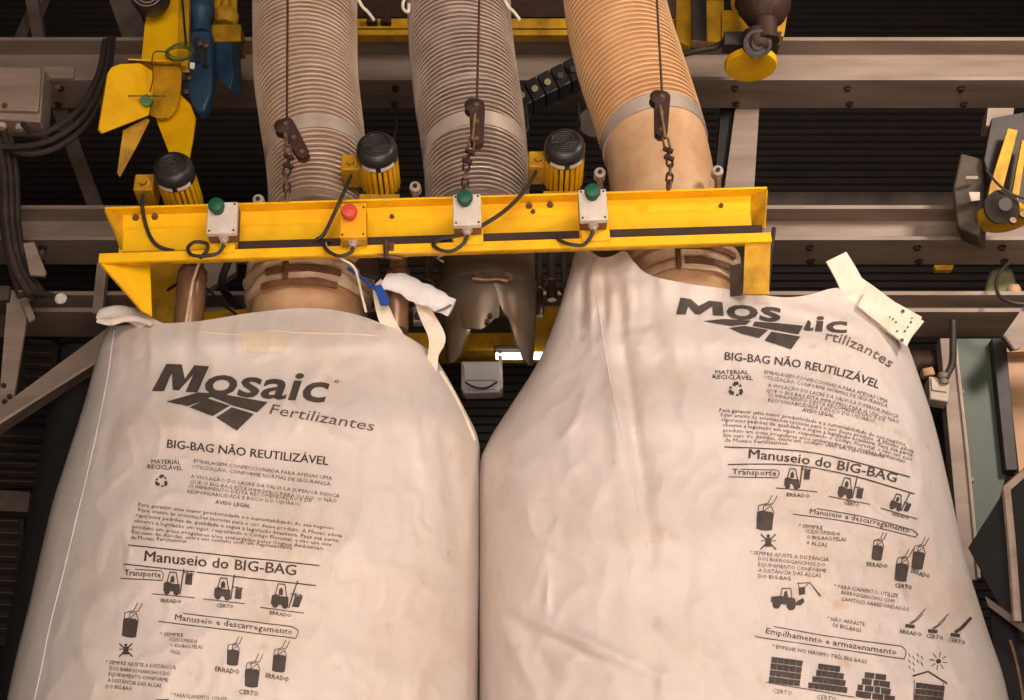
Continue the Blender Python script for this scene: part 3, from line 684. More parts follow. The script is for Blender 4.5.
for (a, b) in ((238, 341), (366, 452), (482, 579), (606, 762)):
    bar(a, b, 239, 246.8, 3.192, .02, 'dark_strip', 'strip', fr, .002)  # dark brown bars just above the front lip
for (a, b) in ((209, 237), (341, 366), (453, 482), (579, 607)):
    bar(a, b, 205, 250, 3.180, .004, 'mounting_plate', 'yellow', fr)
def fbolt(px, py, Y, r=4.0, m='bolt', parent=fr):
    p = P(px, py, Y); R_ = r*mpp(px, py, Y)
    return MB().lathe(p, (0, -1, 0), [(R_*1.35, 0), (R_*1.35, .002), (R_, .002), (R_, .008), (R_*.5, .008), (R_*.5, .013)], 6).build('bolt', m, parent, smooth=False)
for (x, y) in ((136, 218), (155, 217), (529, 206), (550, 205)): fbolt(x, y, 3.25, 2.8, 'strap')
for (x, y) in ((721, 206), (533, 212), (392, 217)): fbolt(x, y, 3.25, 2, 'strap')

# ------------------------------------------------------------------ push-button stations
def station(x0, y0, x1, y1, bx, by, label, boxm, btn, btnlab, gl, cab):
    Yf = 3.125; ctr = P((x0+x1)/2, (y0+y1)/2, Yf); m = mpp(x0, y0, Yf); w_ = (x1-x0)*m; h = (P(x0, y0, Yf)-P(x0, y1, Yf)).dot(EZ)
    t = thing('button_station', label, 'push button', ctr+Vector((0, .05, -h/2)), 'push button stations on the frame')
    MB().box(ctr+EY*.034, (w_*.97, .036, h*.98), RF).build('back_box', 'yellow_dull' if boxm != 'white_box' else 'strap', t, .002)
    MB().box(ctr+EY*.009, (w_, .018, h), RF).build('lid', boxm, t, .0025)
    for sx in (-1, 1):
        for sz in (-1, 1):
            MB().lathe(ctr+EX*sx*w_*.4+EZ*sz*h*.42, (0, -1, 0), [(.0028, 0), (.0028, .0012), (.0012, .0012)], 10).build('screw', 'bolt', t)
    b = P(bx, by, Yf); r = 8.0*mpp(bx, by, Yf); b = b+EY*.0
    q = MB().lathe(b, (0, -1, 0), [(r*.75, 0), (r*.75, .008), (r*.62, .009), (r*.62, .016), (r, .018), (r*1.02, .024), (r*.9, .030), (r*.4, .033), (r*.05, .0335)], 24).build('mushroom_button', btn, t); q['label'] = btnlab
    g = P(gl[0], gl[1], 3.15); gt = P(gl[0], y1-1, 3.15)
    MB().lathe(gt, -EZ, [(.011, 0), (.011, .010), (.013, .010), (.013, .020), (.009, .022), (.008, .03)], 8).build('cable_gland', 'grey_box', t, smooth=False)
    MB().tube(catmull(PP([(gl[0], gl[1]+2, 3.15)]+cab), 8), .0046, 8).build('cable', 'cable', t)
    return t
station(207, 202, 237, 233, 218, 210, 'white box with green button, leftmost on the yellow frame', 'white_box', 'green_btn', 'green mushroom button', (224, 243), [(218, 253, 3.15), (206, 256, 3.15), (192, 255, 3.155), (188, 248, 3.165), (195, 242, 3.17), (207, 244, 3.17), (206, 252, 3.17), (200, 258, 3.18)])
station(340, 205, 366, 237, 350, 216, 'yellow box with red button on the yellow frame', 'orange_box', 'red_btn', 'red mushroom button', (353, 246), [(350, 253, 3.15), (338, 256, 3.15), (326, 249, 3.16), (325, 241, 3.17), (332, 240, 3.18)])
station(453, 194, 481, 225, 465, 202, 'white box with green button below the middle hose', 'white_box', 'green_btn', 'green mushroom button', (467, 234), [(463, 244, 3.15), (452, 251, 3.155), (440, 250, 3.16), (433, 244, 3.175), (440, 240, 3.18)])
station(579, 189, 607, 220, 592, 196, 'white box with green button below the tan hose', 'white_box', 'green_btn', 'green mushroom button', (593, 229), [(590, 238, 3.15), (583, 245, 3.155), (569, 244, 3.16), (558, 239, 3.175), (562, 236, 3.18)])

# ------------------------------------------------------------------ electric motors
def motor(cx, cy, r_px, Y0, label, tb, cab, L=.21):
    p = P(cx, cy, Y0); R_ = r_px*mpp(cx, cy, Y0); ax = Vector((0, 1, -.10)).normalized(); _, u, v = frame(ax)
    t = thing('electric_motor', label, 'motor', p+ax*L*.6-Vector((0, 0, R_)), 'small motors between the hoses')
    cap = MB().lathe(p, ax, [(R_*.70, .004), (R_*.72, 0), (R_*.86, .003), (R_*.96, .011), (R_, .022), (R_, .046), (R_*.96, .050)], 36).build('fan_cover', 'black', t)
    for k in range(1, 6): MB().torus(p+ax*.001, ax, R_*.13*k, R_*.028, 28, 6).build('grille_ring', 'black' if k % 2 else 'cable', cap)
    for k in range(6):
        a = k*pi/3; MB().cyl(p+ax*.001+(u*cos(a)+v*sin(a))*R_*.1, p+ax*.001+(u*cos(a)+v*sin(a))*R_*.68, R_*.026, 6).build('grille_spoke', 'black', cap)
    for a0 in (-2.55, -1.55):
        mb = MB(); q = []
        mb.lathe(p+ax*.030, ax, [(R_*1.012, 0), (R_*1.012, .014)], 6, a0=a0+pi/2+pi/2, a1=a0+pi/2+pi/2+.75)
        mb.build('sticker', 'sticker', cap)
    body = MB().lathe(p+ax*.046, ax, [(R_*.78, 0), (R_*.78, L-.09), (R_*.9, L-.085), (R_*.9, L-.06), (R_*.5, L-.05)], 28).build('motor_body', 'strip', t)  # dark brown body paints the shade between the yellow fins
    mb = MB()
    for k in range(22):
        a = 2*pi*k/22; d = u*cos(a)+v*sin(a); c_ = p+ax*(.050+(L-.10)/2)+d*R_*.87
        mb.box(c_, (R_*.22, .0085, L-.10), Matrix((d, ax.cross(d), ax)).transposed())
    mb.build('cooling_fins', 'yellow', body, smooth=False)
    c_ = P(tb[0], tb[1], Y0+.13)
    tbx = MB().box(c_, (.05, .08, .05), Matrix.Rotation(-.1, 3, 'X')).build('terminal_box', 'yellow_dull', t, .004)
    MB().lathe(c_+Vector((0, -.04, 0)), (0, -1, 0), [(.017, 0), (.017, .003), (.011, .003), (.011, .016)], 12).build('cable_gland', 'yellow_dull', tbx)
    MB().box(p+ax*(L*.82)-Vector((0, 0, R_*1.05)), (R_*2.0, .07, R_*.4)).build('foot', 'yellow_dull', t, .002)
    if cab: MB().tube(catmull(PP(cab), 8), .0050, 8).build('cable', 'cable', t)
    return t
motor(172, 165, 20.3, 3.22, 'small yellow motor with black fan cover at the frame end', (147, 191), [(143, 195, 3.31), (142, 204, 3.205), (145, 222, 3.235), (151, 238, 3.233), (160, 247, 3.235), (174, 251, 3.238)])
motor(376, 145, 20.8, 3.22, 'small yellow motor with black fan cover between left and middle hoses', (352, 171), [(351, 176, 3.31), (344, 192, 3.19), (334, 214, 3.185), (324, 234, 3.18), (316, 240, 3.185)])
motor(565, 142, 20.8, 3.22, 'small yellow motor with black fan cover between middle and tan hoses', (538, 168), [(536, 172, 3.31), (525, 190, 3.19), (508, 208, 3.18), (488, 222, 3.178), (466, 233, 3.176), (440, 239, 3.18)])

# ------------------------------------------------------------------ ribbed hoses
def hose(ctrl, Yc, pitch, m, label, seed, irregular, band_y, lower_m=None, depth=.045, band_w=.038, wire='wire_grey'):
    q = [P(x, y, Yc) for x, y, w_ in ctrl]; rs = [w_/2*mpp(x, y, Yc)*.985 for x, y, w_ in ctrl]
    path = catmull(q, 24); n = len(path); rad = []
    for i in range(n):
        k = i/(n-1)*(len(rs)-1); j = min(int(k), len(rs)-2); rad.append(rs[j]+(rs[j+1]-rs[j])*(k-j))
    acc = [0]
    for i in range(1, n): acc.append(acc[-1]+(path[i]-path[i-1]).length)
    def at(d):
        lo = 0
        for i in range(1, n):
            lo = i-1
            if acc[i] >= d: break
        k = (d-acc[lo])/(acc[lo+1]-acc[lo]); return path[lo].lerp(path[lo+1], k), rad[lo]+(rad[lo+1]-rad[lo])*k
    t = thing('flexible_hose', label, 'hose', path[-1], 'ribbed flexible hoses')
    # position along the hose where the smooth lower sleeve starts
    db = next(acc[i] for i in range(n) if path[i].z < P(ctrl[2][0], band_y, Yc).z)
    def sweep(d0, d1, rfun, nm, mm, ds=.0022, ns=56):
        mb = MB(); vs = []; k = max(2, int((d1-d0)/ds)); u = None
        for i in range(k+1):
            d = d0+(d1-d0)*i/k; p, r = at(d); p2, _ = at(min(d+.01, acc[-1]-1e-4)); p1, _ = at(max(d-.01, 0)); tg = (p2-p1).normalized()
            if u is None: _, u, _ = frame(tg)
            u = (u-tg*u.dot(tg)).normalized(); v = tg.cross(u)
            for a_ in range(ns):
                a = 2*pi*a_/ns; off = rfun(d, a); dr = u*cos(a)+v*sin(a); vs.append(p+dr*r*(1+off[0])+tg*(off[1]+dr.y*.036))
        fs = [(i*ns+a, i*ns+(a+1) % ns, (i+1)*ns+(a+1) % ns, (i+1)*ns+a) for i in range(k) for a in range(ns)]
        fs += [list(range(ns))[::-1], [k*ns+a for a in range(ns)]]
        return mb.add(vs, fs).build(nm, mm, t)
    def ribs(d, a):
        w0 = irregular*noise.noise(Vector((cos(a)*1.2, sin(a)*1.2, d*9+seed)))
        ph = d/pitch+a/(2*pi)+w0*1.2
        f_ = ph-math.floor(ph); amp = depth*(1+irregular*noise.noise(Vector((d*40, seed, cos(a)*2))))
        return (-amp*(sin(pi*f_)**1.3)+irregular*.022*noise.noise(Vector((cos(a)*1.5, sin(a)*1.5, d*11+seed+5))), irregular*.012*noise.noise(Vector((cos(a), sin(a), d*6+seed))))
    tubes = [sweep(0, db, ribs, 'ribbed_tube', m)]
    def helix(d0, d1, parent_part):
        pts = []; d = d0; a = 0; stp = pitch/36; u = None
        while d < d1:
            p, r = at(d); p2, _ = at(min(d+.01, acc[-1]-1e-4)); p1, _ = at(max(d-.01, 0)); tg = (p2-p1).normalized()
            if u is None: _, u, _ = frame(tg)
            u = (u-tg*u.dot(tg)).normalized(); v = tg.cross(u); a = -2*pi*(d/pitch)
            # the wire follows the crest of the ribs, with the small slips of the ribs
            w0 = irregular*noise.noise(Vector((cos(a)*1.2, sin(a)*1.2, d*9+seed)))
            dr = u*cos(a)+v*sin(a); off = ribs(d, a)
            pts.append(p+dr*r*(1.004+irregular*.022*noise.noise(Vector((cos(a)*1.5, sin(a)*1.5, d*11+seed+5))))+tg*(off[1]+dr.y*.036-w0*1.2*pitch)); d += stp
        MB().tube(pts, .0024, 6).build('highlight_wire', wire, parent_part)  # wire along the crests carries the rib highlight in its colour
    helix(0, db-.006, tubes[0])
    sweep(db-.004, db+band_w, lambda d, a: (.016, 0), 'clamp_band', 'band', .01)
    if lower_m:
        sweep(db+band_w-.004, acc[-1], lambda d, a: (-.02+.012*noise.noise(Vector((cos(a)*2, sin(a)*2, d*12+seed))), 0), 'canvas_sleeve', lower_m, .006)
    else:
        t2 = sweep(db+band_w-.004, acc[-1], ribs, 'ribbed_tube', m); helix(db+band_w, acc[-1]-.02, t2)
    return t, at, acc, db
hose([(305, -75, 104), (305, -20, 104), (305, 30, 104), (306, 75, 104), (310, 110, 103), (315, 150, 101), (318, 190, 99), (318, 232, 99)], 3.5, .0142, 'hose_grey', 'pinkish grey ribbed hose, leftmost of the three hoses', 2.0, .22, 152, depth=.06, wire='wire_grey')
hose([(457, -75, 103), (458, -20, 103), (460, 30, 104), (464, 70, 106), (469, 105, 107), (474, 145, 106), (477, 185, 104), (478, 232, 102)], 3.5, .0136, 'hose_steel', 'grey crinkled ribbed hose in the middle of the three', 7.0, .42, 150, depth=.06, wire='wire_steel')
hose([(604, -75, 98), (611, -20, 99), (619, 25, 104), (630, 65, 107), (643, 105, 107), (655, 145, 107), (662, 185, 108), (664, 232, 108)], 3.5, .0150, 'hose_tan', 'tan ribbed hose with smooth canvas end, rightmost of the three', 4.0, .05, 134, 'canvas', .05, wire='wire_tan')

# ------------------------------------------------------------------ hanger cables with pulley blocks and chain
def link(p, q, tw, r, wl):
    d = q-p; ax, u, v = frame(d); L = d.length*1.25; c_ = (p+q)/2; w_ = u*cos(tw)+v*sin(tw); pts = []
    for k in range(16):
        a = 2*pi*k/16; pts.append(c_+ax*(L/2-wl/2)*(1 if cos(a) > 0 else -1)+ax*cos(a)*wl/2+w_*sin(a)*wl/2)
    return MB().tube(pts, r, 6, True)
def rig(top, blk, tip, tilt, links, end, label, Y=3.2):
    t = thing('hanger_cable', label, 'hanger cable', P(end[0], end[1], Y), 'hanger cables in front of the hoses')
    MB().tube(PP([top, blk], Y), .0032, 8).build('wire_rope', 'wire', t)
    p = P(blk[0], blk[1]+8, Y); q = P(tip[0], tip[1]-6, Y); d = (q-p).normalized(); s = d.cross(Vector((0, 1, 0))).normalized(); R1_ = .020; R2_ = .017
    for dy in (-.012, .012):
        pts = [p+(s*cos(a)-d*sin(a))*R1_ for a in [pi*k/10 for k in range(11)]] + [q+(s*cos(a)-d*sin(a))*R2_ for a in [pi+pi*k/8 for k in (1, 3, 5, 7)]]
        MB().prism([x+Vector((0, dy-.002, 0)) for x in pts], (0, .004, 0)).build('side_plate', 'rust', t, .001)
    MB().lathe(p-s*.012+Vector((0, -.017, 0)), (0, 1, 0), [(.016, 0), (.020, .003), (.016, .008), (.020, .03), (.016, .034)], 24).build('sheave', 'rust', t)
    for zz_ in (p, (p+q)/2, q): MB().cyl(zz_+Vector((0, -.019, 0)), zz_+Vector((0, .019, 0)), .006, 10).build('pin', 'chain', t)
    r0 = P(links[0][0], links[0][1], Y-.02)
    MB().tube(catmull([P(blk[0]-2, blk[1]+14, Y-.022), (P(blk[0]-2, blk[1]+14, Y-.022)+r0)/2, r0], 4), .0045, 8).build('tail_rope', 'chain', t)
    pts = [P(a, b, Y-.015) for a, b in links]
    for k, (a, b) in enumerate(zip(pts, pts[1:])):
        link(a, b, 0 if k % 2 else 1.2, .0031, .016).build('chain_link', 'rust' if k % 3 else 'chain', t)
    MB().torus(P(links[-1][0], links[-1][1]+3, Y-.008), (1, .3, 0), .011, .0038, 16, 8).build('eye_bolt', 'chain', t)
    for (a, b) in links[1:3]: MB().box(P(a, b, Y-.018), (.026, .012, .010), Matrix.Rotation(.4, 3, 'Y')).build('rope_clamp', 'rust', t, .002)
    return t
rig((288, -70), (287, 119), (303, 161), 0, [(287, 146), (289, 157), (288, 166), (286, 175), (287, 184), (287, 192)], (287, 196), 'thin cable with brown pulley block before the left hose')
rig((481, -70), (477, 100), (477, 148), 0, [(472, 140), (470, 152), (467, 161), (466, 170), (465, 179), (465, 187)], (465, 192), 'thin cable with brown pulley block before the middle hose')
rig((653, -70), (662, 92), (661, 139), 0, [(665, 138), (668, 150), (669, 158), (670, 166), (670, 174), (669, 182)], (669, 188), 'thin cable with brown pulley block before the tan hose')

# pins with pale rollers beside the hoses
for (x, y, lb) in ((258, 199, 'small pale roller fitting left of the left hose'), (415, 186, 'small pale roller fitting left of the middle hose'), (600, 172, 'small pale roller fitting left of the tan hose'), (718, 170, 'small pale roller fitting right of the tan hose')):
    t = thing('roller_fitting', lb, 'roller', P(x, y+8, 3.33), 'pale roller fittings along the frame'); m_ = mpp(x, y, 3.33)
    MB().lathe(P(x, y, 3.33), (0, 1, .1), [(3*m_, 0), (5.5*m_, .002), (6*m_, .008), (6*m_, .03), (4*m_, .034)], 18).build('roller', 'grey_box', t)
    MB().lathe(P(x, y, 3.329), (0, -1, 0), [(2.2*m_, 0), (2.2*m_, .004)], 10).build('pin', 'bolt', t)
    MB().cyl(P(x, y+3, 3.345), P(x, y+26, 3.345), 3.4*m_, 10).build('stem', 'strap', t)

# ------------------------------------------------------------------ filling spouts under the frame
def spout(cx, w_px, ytop, ybot, label, mats, seed, slits):
    Yc = 3.5; r = w_px/2*mpp(cx, ytop+20, Yc); top = P(cx, ytop, Yc-r); bot = P(cx, ybot, Yc-r); top.y = bot.y = Yc; top.x = bot.x = P(cx, ytop+20, Yc).x; H = top.z-bot.z
    t = thing('filling_spout', label, 'spout', bot, 'cloth wrapped filling spouts')
    MB().lathe(bot-Vector((0, 0, .03)), (0, 0, 1), [(r*.84, 0), (r*.86, H*.3), (r*.88, H*.55), (r*.86, H*.8), (r*.86, H+.03)], 48).build('spout_cloth', mats[0], t)
    prof = [(.86, .62), (.97, .60), (1.0, .66), (.985, .72), (.95, .75), (1.0, .79), (1.03, .85), (.99, .90), (.97, .95), (1.02, 1.0), (.9, 1.04)]
    mb = MB(); vs = []; ns = 56
    for (a, h) in prof:
        for k in range(ns):
            th = 2*pi*k/ns; rr = r*a*(1+.065*noise.noise(Vector((cos(th)*3.2, sin(th)*2.2, h*6+seed))))
            vs.append(Vector((bot.x+rr*cos(th), Yc+rr*sin(th), bot.z+H*(h+.05*noise.noise(Vector((cos(th)*1.5, sin(th)*1.5, seed)))))))
    mb.add(vs, [(j*ns+k, j*ns+(k+1) % ns, (j+1)*ns+(k+1) % ns, (j+1)*ns+k) for j in range(len(prof)-1) for k in range(ns)]).build('rolled_cuff', mats[1], t)
    for (h, a0, a1) in slits:
        pts = []
        for k in range(17):
            th = -pi/2+a0+(a1-a0)*k/16; rr = r*1.045; pts.append((bot.x+rr*cos(th), Yc+rr*sin(th), bot.z+H*h))
        MB().ribbon(pts, [Vector((0, 0, .016))]*17, .006).build('strap', 'strap', t)
    p = Vector((bot.x-r*.22, Yc-r*1.06, bot.z+H*.58)); MB().cyl(p, p+Vector((0, 0, H*.40)), .007, 10).build('clamp_pin', 'chain', t)
    return t
spout(311, 126, 246, 330, 'tan cloth filling spout entering the left sack', ('canvas', 'cuff'), 3, ((.72, -.55, .6), (.56, -.62, .55)))
spout(683, 112, 236, 316, 'tan cloth filling spout behind the right sack', ('canvas', 'cuff'), 8, ((.86, -.2, .9), (.68, -.1, .85)))
# open steel nozzle in the middle
Yn = 3.5; nc = P(487, 262, Yn); m_ = mpp(487, 262, Yn); Rn = 49*m_
nz_ = thing('clamshell_nozzle', 'dark steel clamshell nozzle hanging between the two sacks', 'nozzle', P(487, 340, Yn))
zt = P(487, 232, Yn-Rn).z
MB().lathe((nc.x, Yn, zt), (0, 0, -1), [(Rn*.98, 0), (Rn*.98, .085), (Rn*1.02, .088), (Rn*1.02, .112), (Rn*.97, .116), (Rn*.9, .116)], 48).build('collar', 'steel', nz_)
def petal(a0, a1, ztop, tab, r0, r1, name, m, squeeze=1.0):
    n, k = 22, 14; vs = []; mb = MB()
    for side in (0, .006):
        for i in range(n+1):
            u = i/n; th = -pi/2+a0+(a1-a0)*u
            zb = zpx(lerp_tab(tab, u))
            for j in range(k+1):
                t = j/k; z = ztop+(zb-ztop)*t; rr = (r0+(r1-r0)*t*t)-side
                vs.append(Vector((nc.x+rr*cos(th), Yn+rr*sin(th)*squeeze, z)))
    B = (n+1)*(k+1); W_ = k+1; fs = []
    for i in range(n):
        for j in range(k):
            a = i*W_+j; fs.append((a, a+1, a+W_+1, a+W_)); fs.append((B+a, B+a+W_, B+a+W_+1, B+a+1))
    rim = [i*W_ for i in range(n+1)]+[n*W_+j for j in range(1, k+1)]+[i*W_+k for i in range(n-1, -1, -1)]+[j for j in range(k-1, 0, -1)]
    for a, b in zip(rim, rim[1:]+rim[:1]): fs.append((a, b, B+b, B+a))
    return mb.add(vs, fs).build(name, m, nz_)
def zpx(y): return P(487, y, Yn-Rn*.8).z
petal(-.75, .30, zt-.105, [(0, 320), (.3, 328), (.6, 330), (1, 318)], Rn*.975, Rn*.86, 'front_shell', 'steel')
petal(.12, 1.75, zt-.105, [(0, 292), (.2, 316), (.4, 344), (.52, 355), (.65, 356), (.85, 350), (1, 335)], Rn*1.0, Rn*.93, 'right_shell', 'steel')
petal(-1.8, -.22, zt-.105, [(0, 325), (.3, 346), (.5, 355), (.66, 352), (.82, 336), (1, 316)], Rn*.955, Rn*.80, 'left_shell', 'steel')
for (x, y) in ((490, 317), (487, 323)): MB().cyl(P(x, y, Yn-Rn*.9), P(x, y, Yn-Rn*.9)+Vector((0, -.012, 0)), .006, 10).build('rivet', 'bolt', nz_)
for (x, y) in ((476, 276), (508, 278)): MB().lathe(P(x, y, Yn-Rn*1.02), (0, -1, 0), [(.012, 0), (.012, .006), (.007, .006), (.007, .02)], 8).build('hinge_bolt', 'chain', nz_)
MB().ribbon([P(444, 262, 3.37), P(437, 258, 3.36), P(447, 253, 3.34)], [Vector((0, .02, .012))]*3, .004).build('paper_tab', 'cuff', nz_)
MB().tube(PP([(472, 278), (485, 280), (498, 279), (508, 281)], Yn-Rn*1.06), .006, 8).build('hinge_rod', 'chain', nz_)

# brown pneumatic cylinders
def cylinder(cx0, y0, cx1, y1, w_px, label, rod=True):
    Y = 3.36; a = P(cx0, y0, Y); b = P(cx1, y1, Y); r = w_px/2*mpp(cx0, y0, Y)
    t = thing('air_cylinder', label, 'cylinder', b, 'brown air cylinders under the frame'); d = (b-a)
    MB().lathe(a, d, [(r*.75, 0), (r*.75, d.length*.30), (r*1.0, d.length*.33), (r*1.04, d.length*.36), (r*.98, d.length*.4), (r, d.length*.97), (r*.9, d.length)], 24).build('barrel', 'tube', t)
    MB().lathe(a+d*.27, d, [(r*.95, 0), (r*1.0, .004), (r*1.0, .012), (r*.9, .016)], 20).build('clamp_ring', 'chain', t)
    if rod: MB().tube(PP([(cx0+6, y0+12, Y-.05), (cx0-2, y0+34, Y-.055), (cx0-12, y1, Y-.06)]), .0035, 8).build('guide_rod', 'cuff', t)
    return t
cylinder(195, 246, 187, 340, 29, 'brown stained cylinder left of the left filling spout')
cylinder(399, 250, 396, 330, 24, 'brown stained cylinder right of the left filling spout', False)
t = tag(MB().plate([(352, 240), (372, 240), (378, 262), (380, 278), (356, 272)], .02, 3.40).build('grey_bracket', 'beam_dark', None, .002), 'grey bracket beside the left filling spout', 'bracket')
t = thing('small_clamp', 'small brass clamp under the frame right of the red button', 'clamp', P(390, 258, 3.2))
MB().box(P(389, 250, 3.20), (.034, .03, .03), RF).build('clamp_body', 'chain', t, .004); MB().cyl(P(386, 240, 3.172), P(386, 258, 3.172), .006, 10).build('clamp_screw', 'wire', t); MB().cyl(P(378, 256, 3.185), P(402, 258, 3.185), .005, 10).build('handle', 'chain', t)
# loose twine hanging down to the sack
o = cable([(325, 241, 3.17), (328, 250, 3.165), (340, 258, 3.16), (353, 266, 3.17), (358, 278, 3.20), (361, 292, 3.25), (366, 312, 3.29)], 1.3).build('twine', 'webbing'); tag(o, 'cream twine hanging from the red button box to the sack', 'twine')

# ------------------------------------------------------------------ upper left: yellow arm, blue gearmotor
arm = thing('steel_boom', 'tall yellow steel arm with flared plates, upper left', 'arm', P(160, 100, 3.7))
MB().plate([(153, -60, 3.80), (190, -60, 3.80), (188, 66, 3.72), (141, 62, 3.72)], .03).build('arm_bar', 'yellow', arm, .002)
MB().plate([(181, -60, 3.79), (190, -60, 3.79), (188, 66, 3.712), (177, 66, 3.712)], .006).build('arm_edge', 'yellow_dull', arm)
MB().plate([(128, 60, 3.66), (180, 62, 3.66), (182, 66, 3.72), (130, 64, 3.72)], .004).build('top_edge_plate', 'yellow', arm)
MB().plate([(108, 73, 3.60), (112, 67, 3.61), (120, 64, 3.62), (140, 63, 3.66), (154, 72, 3.70), (153, 92, 3.70), (149, 115, 3.69), (103, 133, 3.59), (99, 129, 3.59)], .008).build('left_plate', 'yellow', arm, .001)
MB().plate([(153, 66, 3.71), (178, 66, 3.69), (181, 72, 3.68), (180, 92, 3.68), (176, 108, 3.68), (168, 117, 3.68), (158, 118, 3.69), (150, 115, 3.70)], .008).build('middle_plate', 'yellow_dull', arm, .001)
MB().plate([(178, 92, 3.72), (190, 104, 3.70), (195, 118, 3.69), (192, 140, 3.69), (187, 166, 3.69), (171, 158, 3.71), (163, 138, 3.72), (156, 119, 3.73)], .008).build('right_plate', 'yellow', arm, .001)
MB().plate([(147, 118, 3.71), (150, 120, 3.72), (136, 148, 3.72), (120, 177, 3.72), (117, 173, 3.72), (123, 130, 3.70)], .008).build('prong', 'yellow_dull', arm, .001)
MB().cyl(P(146, 100, 3.66), P(146, 100, 3.69)+Vector((0, .02, 0)), .017, 20).build('button', 'lime', arm)['label'] = 'green round button'
MB().tube(PP([(128, 96), (166, 96)], 3.63), .0022, 6).build('pin', 'chain', arm)
o = MB()
for k in range(6):
    c0 = P(178+k*.5, 54-k*.6, 3.64-k*.003); o.torus(c0, (.15*sin(k*2), -1, .35+.12*cos(k*1.7)), .036+.003*sin(k*3), .0022, 28, 6)
coil = thing('wire_coil', 'coil of thin green wire hanging on the yellow arm', 'wire', P(178, 66, 3.63)); o.build('coil', 'greenwire', coil)
MB().tube(catmull(PP([(166, 52, 3.63), (155, 52, 3.62), (152, 62, 3.62), (153, 78, 3.63), (150, 92, 3.63)]), 6), .002, 6).build('loose_end', 'cable', coil)
MB().tube(catmull(PP([(186, 44, 3.63), (184, 20, 3.66), (182, -10, 3.70), (183, -50, 3.74)]), 6), .004, 6).build('feed_wire', 'cable', coil)
MB().plate([(190, 62), (195, 63), (194, 69), (190, 68)], .003, 3.62).build('wire_tag', 'sticker', coil)

gm = thing('gearmotor', 'blue gearmotor beside the yellow arm, upper left', 'motor', P(198, 100, 3.85)); Yg = 3.85; m_ = mpp(200, 50, Yg)
a = P(201, -60, Yg); b = P(201, 34, Yg); d = b-a
MB().lathe(a, d, [(12*m_, 0), (12*m_, d.length*.7), (13.5*m_, d.length*.72), (13.5*m_, d.length*.80), (10*m_, d.length*.84), (10*m_, d.length)], 28).build('motor_housing', 'blue', gm)
MB().plate([(189, 30, 3.80), (211, 30, 3.80), (212, 70, 3.78), (211, 92, 3.78), (204, 110, 3.79), (196, 113, 3.80), (186, 92, 3.79), (184, 66, 3.79)], .05).build('gear_case', 'blue', gm, .008)
for (x, y) in ((189, 78), (186, 92), (206, 46), (200, 44)): MB().lathe(P(x, y, 3.779), (0, -1, 0), [(.009, 0), (.009, .006), (.004, .008)], 8).build('bolt', 'chain', gm)
MB().plate([(195, 38), (200, 38), (200, 62), (195, 62)], .004, 3.774).build('dark_slot', 'black', gm)
MB().plate([(203, 42), (207, 42), (207, 66), (203, 66)], .004, 3.774).build('dark_slot', 'black', gm)
bb = thing('blue_bracket', 'blue folded sheet box hanging right of the gearmotor', 'bracket', P(222, 88, 3.9))
MB().plate([(210, 42, 3.88), (231, 42, 3.86), (233, 76, 3.86), (229, 90, 3.87), (211, 72, 3.90)], .05).build('box_face', 'blue', bb, .003)
MB().plate([(231, 42, 3.86), (245, 41, 3.95), (234, 76, 3.90)], .004).build('side_flap', 'beam_dark', bb)
bl = thing('yellow_bearing_block', 'small yellow bearing block above the blue box', 'bearing', P(226, 40, 3.95))
MB().plate([(211, 24, 3.92), (241, 24, 3.92), (241, 41, 3.92), (211, 41, 3.92)], .10).build('block', 'yellow_dull', bl, .004)
for x in (217, 225, 233): MB().cyl(P(x, -20, 3.97), P(x, 26, 3.97), 4.2*mpp(x, 10, 3.97), 14).build('stud', 'yellow_dull', bl)
MB().lathe(P(226, 12, 3.96), (0, 0, -1), [(.035, 0), (.042, .01), (.042, .03), (.03, .05)], 20).build('hub', 'yellow_dull', bl)
gd = thing('grey_fan_guard', 'grey mesh fan guard at the top edge, upper left', 'fan guard', P(147, 0, 3.6)); pc = P(147, -8, 3.62)
MB().lathe(pc, (0, 1, .3), [(.045, .006), (.050, 0), (.056, .01), (.056, .06), (.05, .065)], 32).build('cover', 'black', gd)
for k in range(1, 5): MB().torus(pc+Vector((0, -.001, 0)), (0, 1, .3), .011*k, .0022, 28, 6).build('ring', 'beam', gd)

# ------------------------------------------------------------------ upper left: junction box and cables
jb = thing('junction_box', 'beige junction box with cable glands at the left edge', 'junction box', P(20, 130, 3.9))
MB().plate([(-40, 66, 3.90), (41, 67, 3.90), (38, 111, 3.90), (-40, 108, 3.90)], .02).build('lid', 'beam', jb, .004)
MB().plate([(-42, 68, 3.92), (44, 69, 3.92), (40, 122, 3.92), (-42, 116, 3.92)], .10).build('box', 'beam', jb, .006)
MB().plate([(40, 67, 3.96), (74, 67, 3.96), (74, 78, 3.96), (50, 78, 3.96)], .01).build('bracket', 'beam', jb)
for (x, y) in ((4, 112), (22, 114)): MB().lathe(P(x, y, 3.95), (0, 0, -1), [(.020, 0), (.020, .018), (.024, .018), (.024, .034), (.015, .04), (.013, .06)], 8).build('gland', 'grey_box', jb, smooth=False)
for (x, y) in ((58, 88), (5, 106)): MB().lathe(P(x, y, 3.90), (0, -1, 0), [(.009, 0), (.009, .006)], 8).build('screw', 'chain', jb)
CB = 'black cables sagging from the junction box'
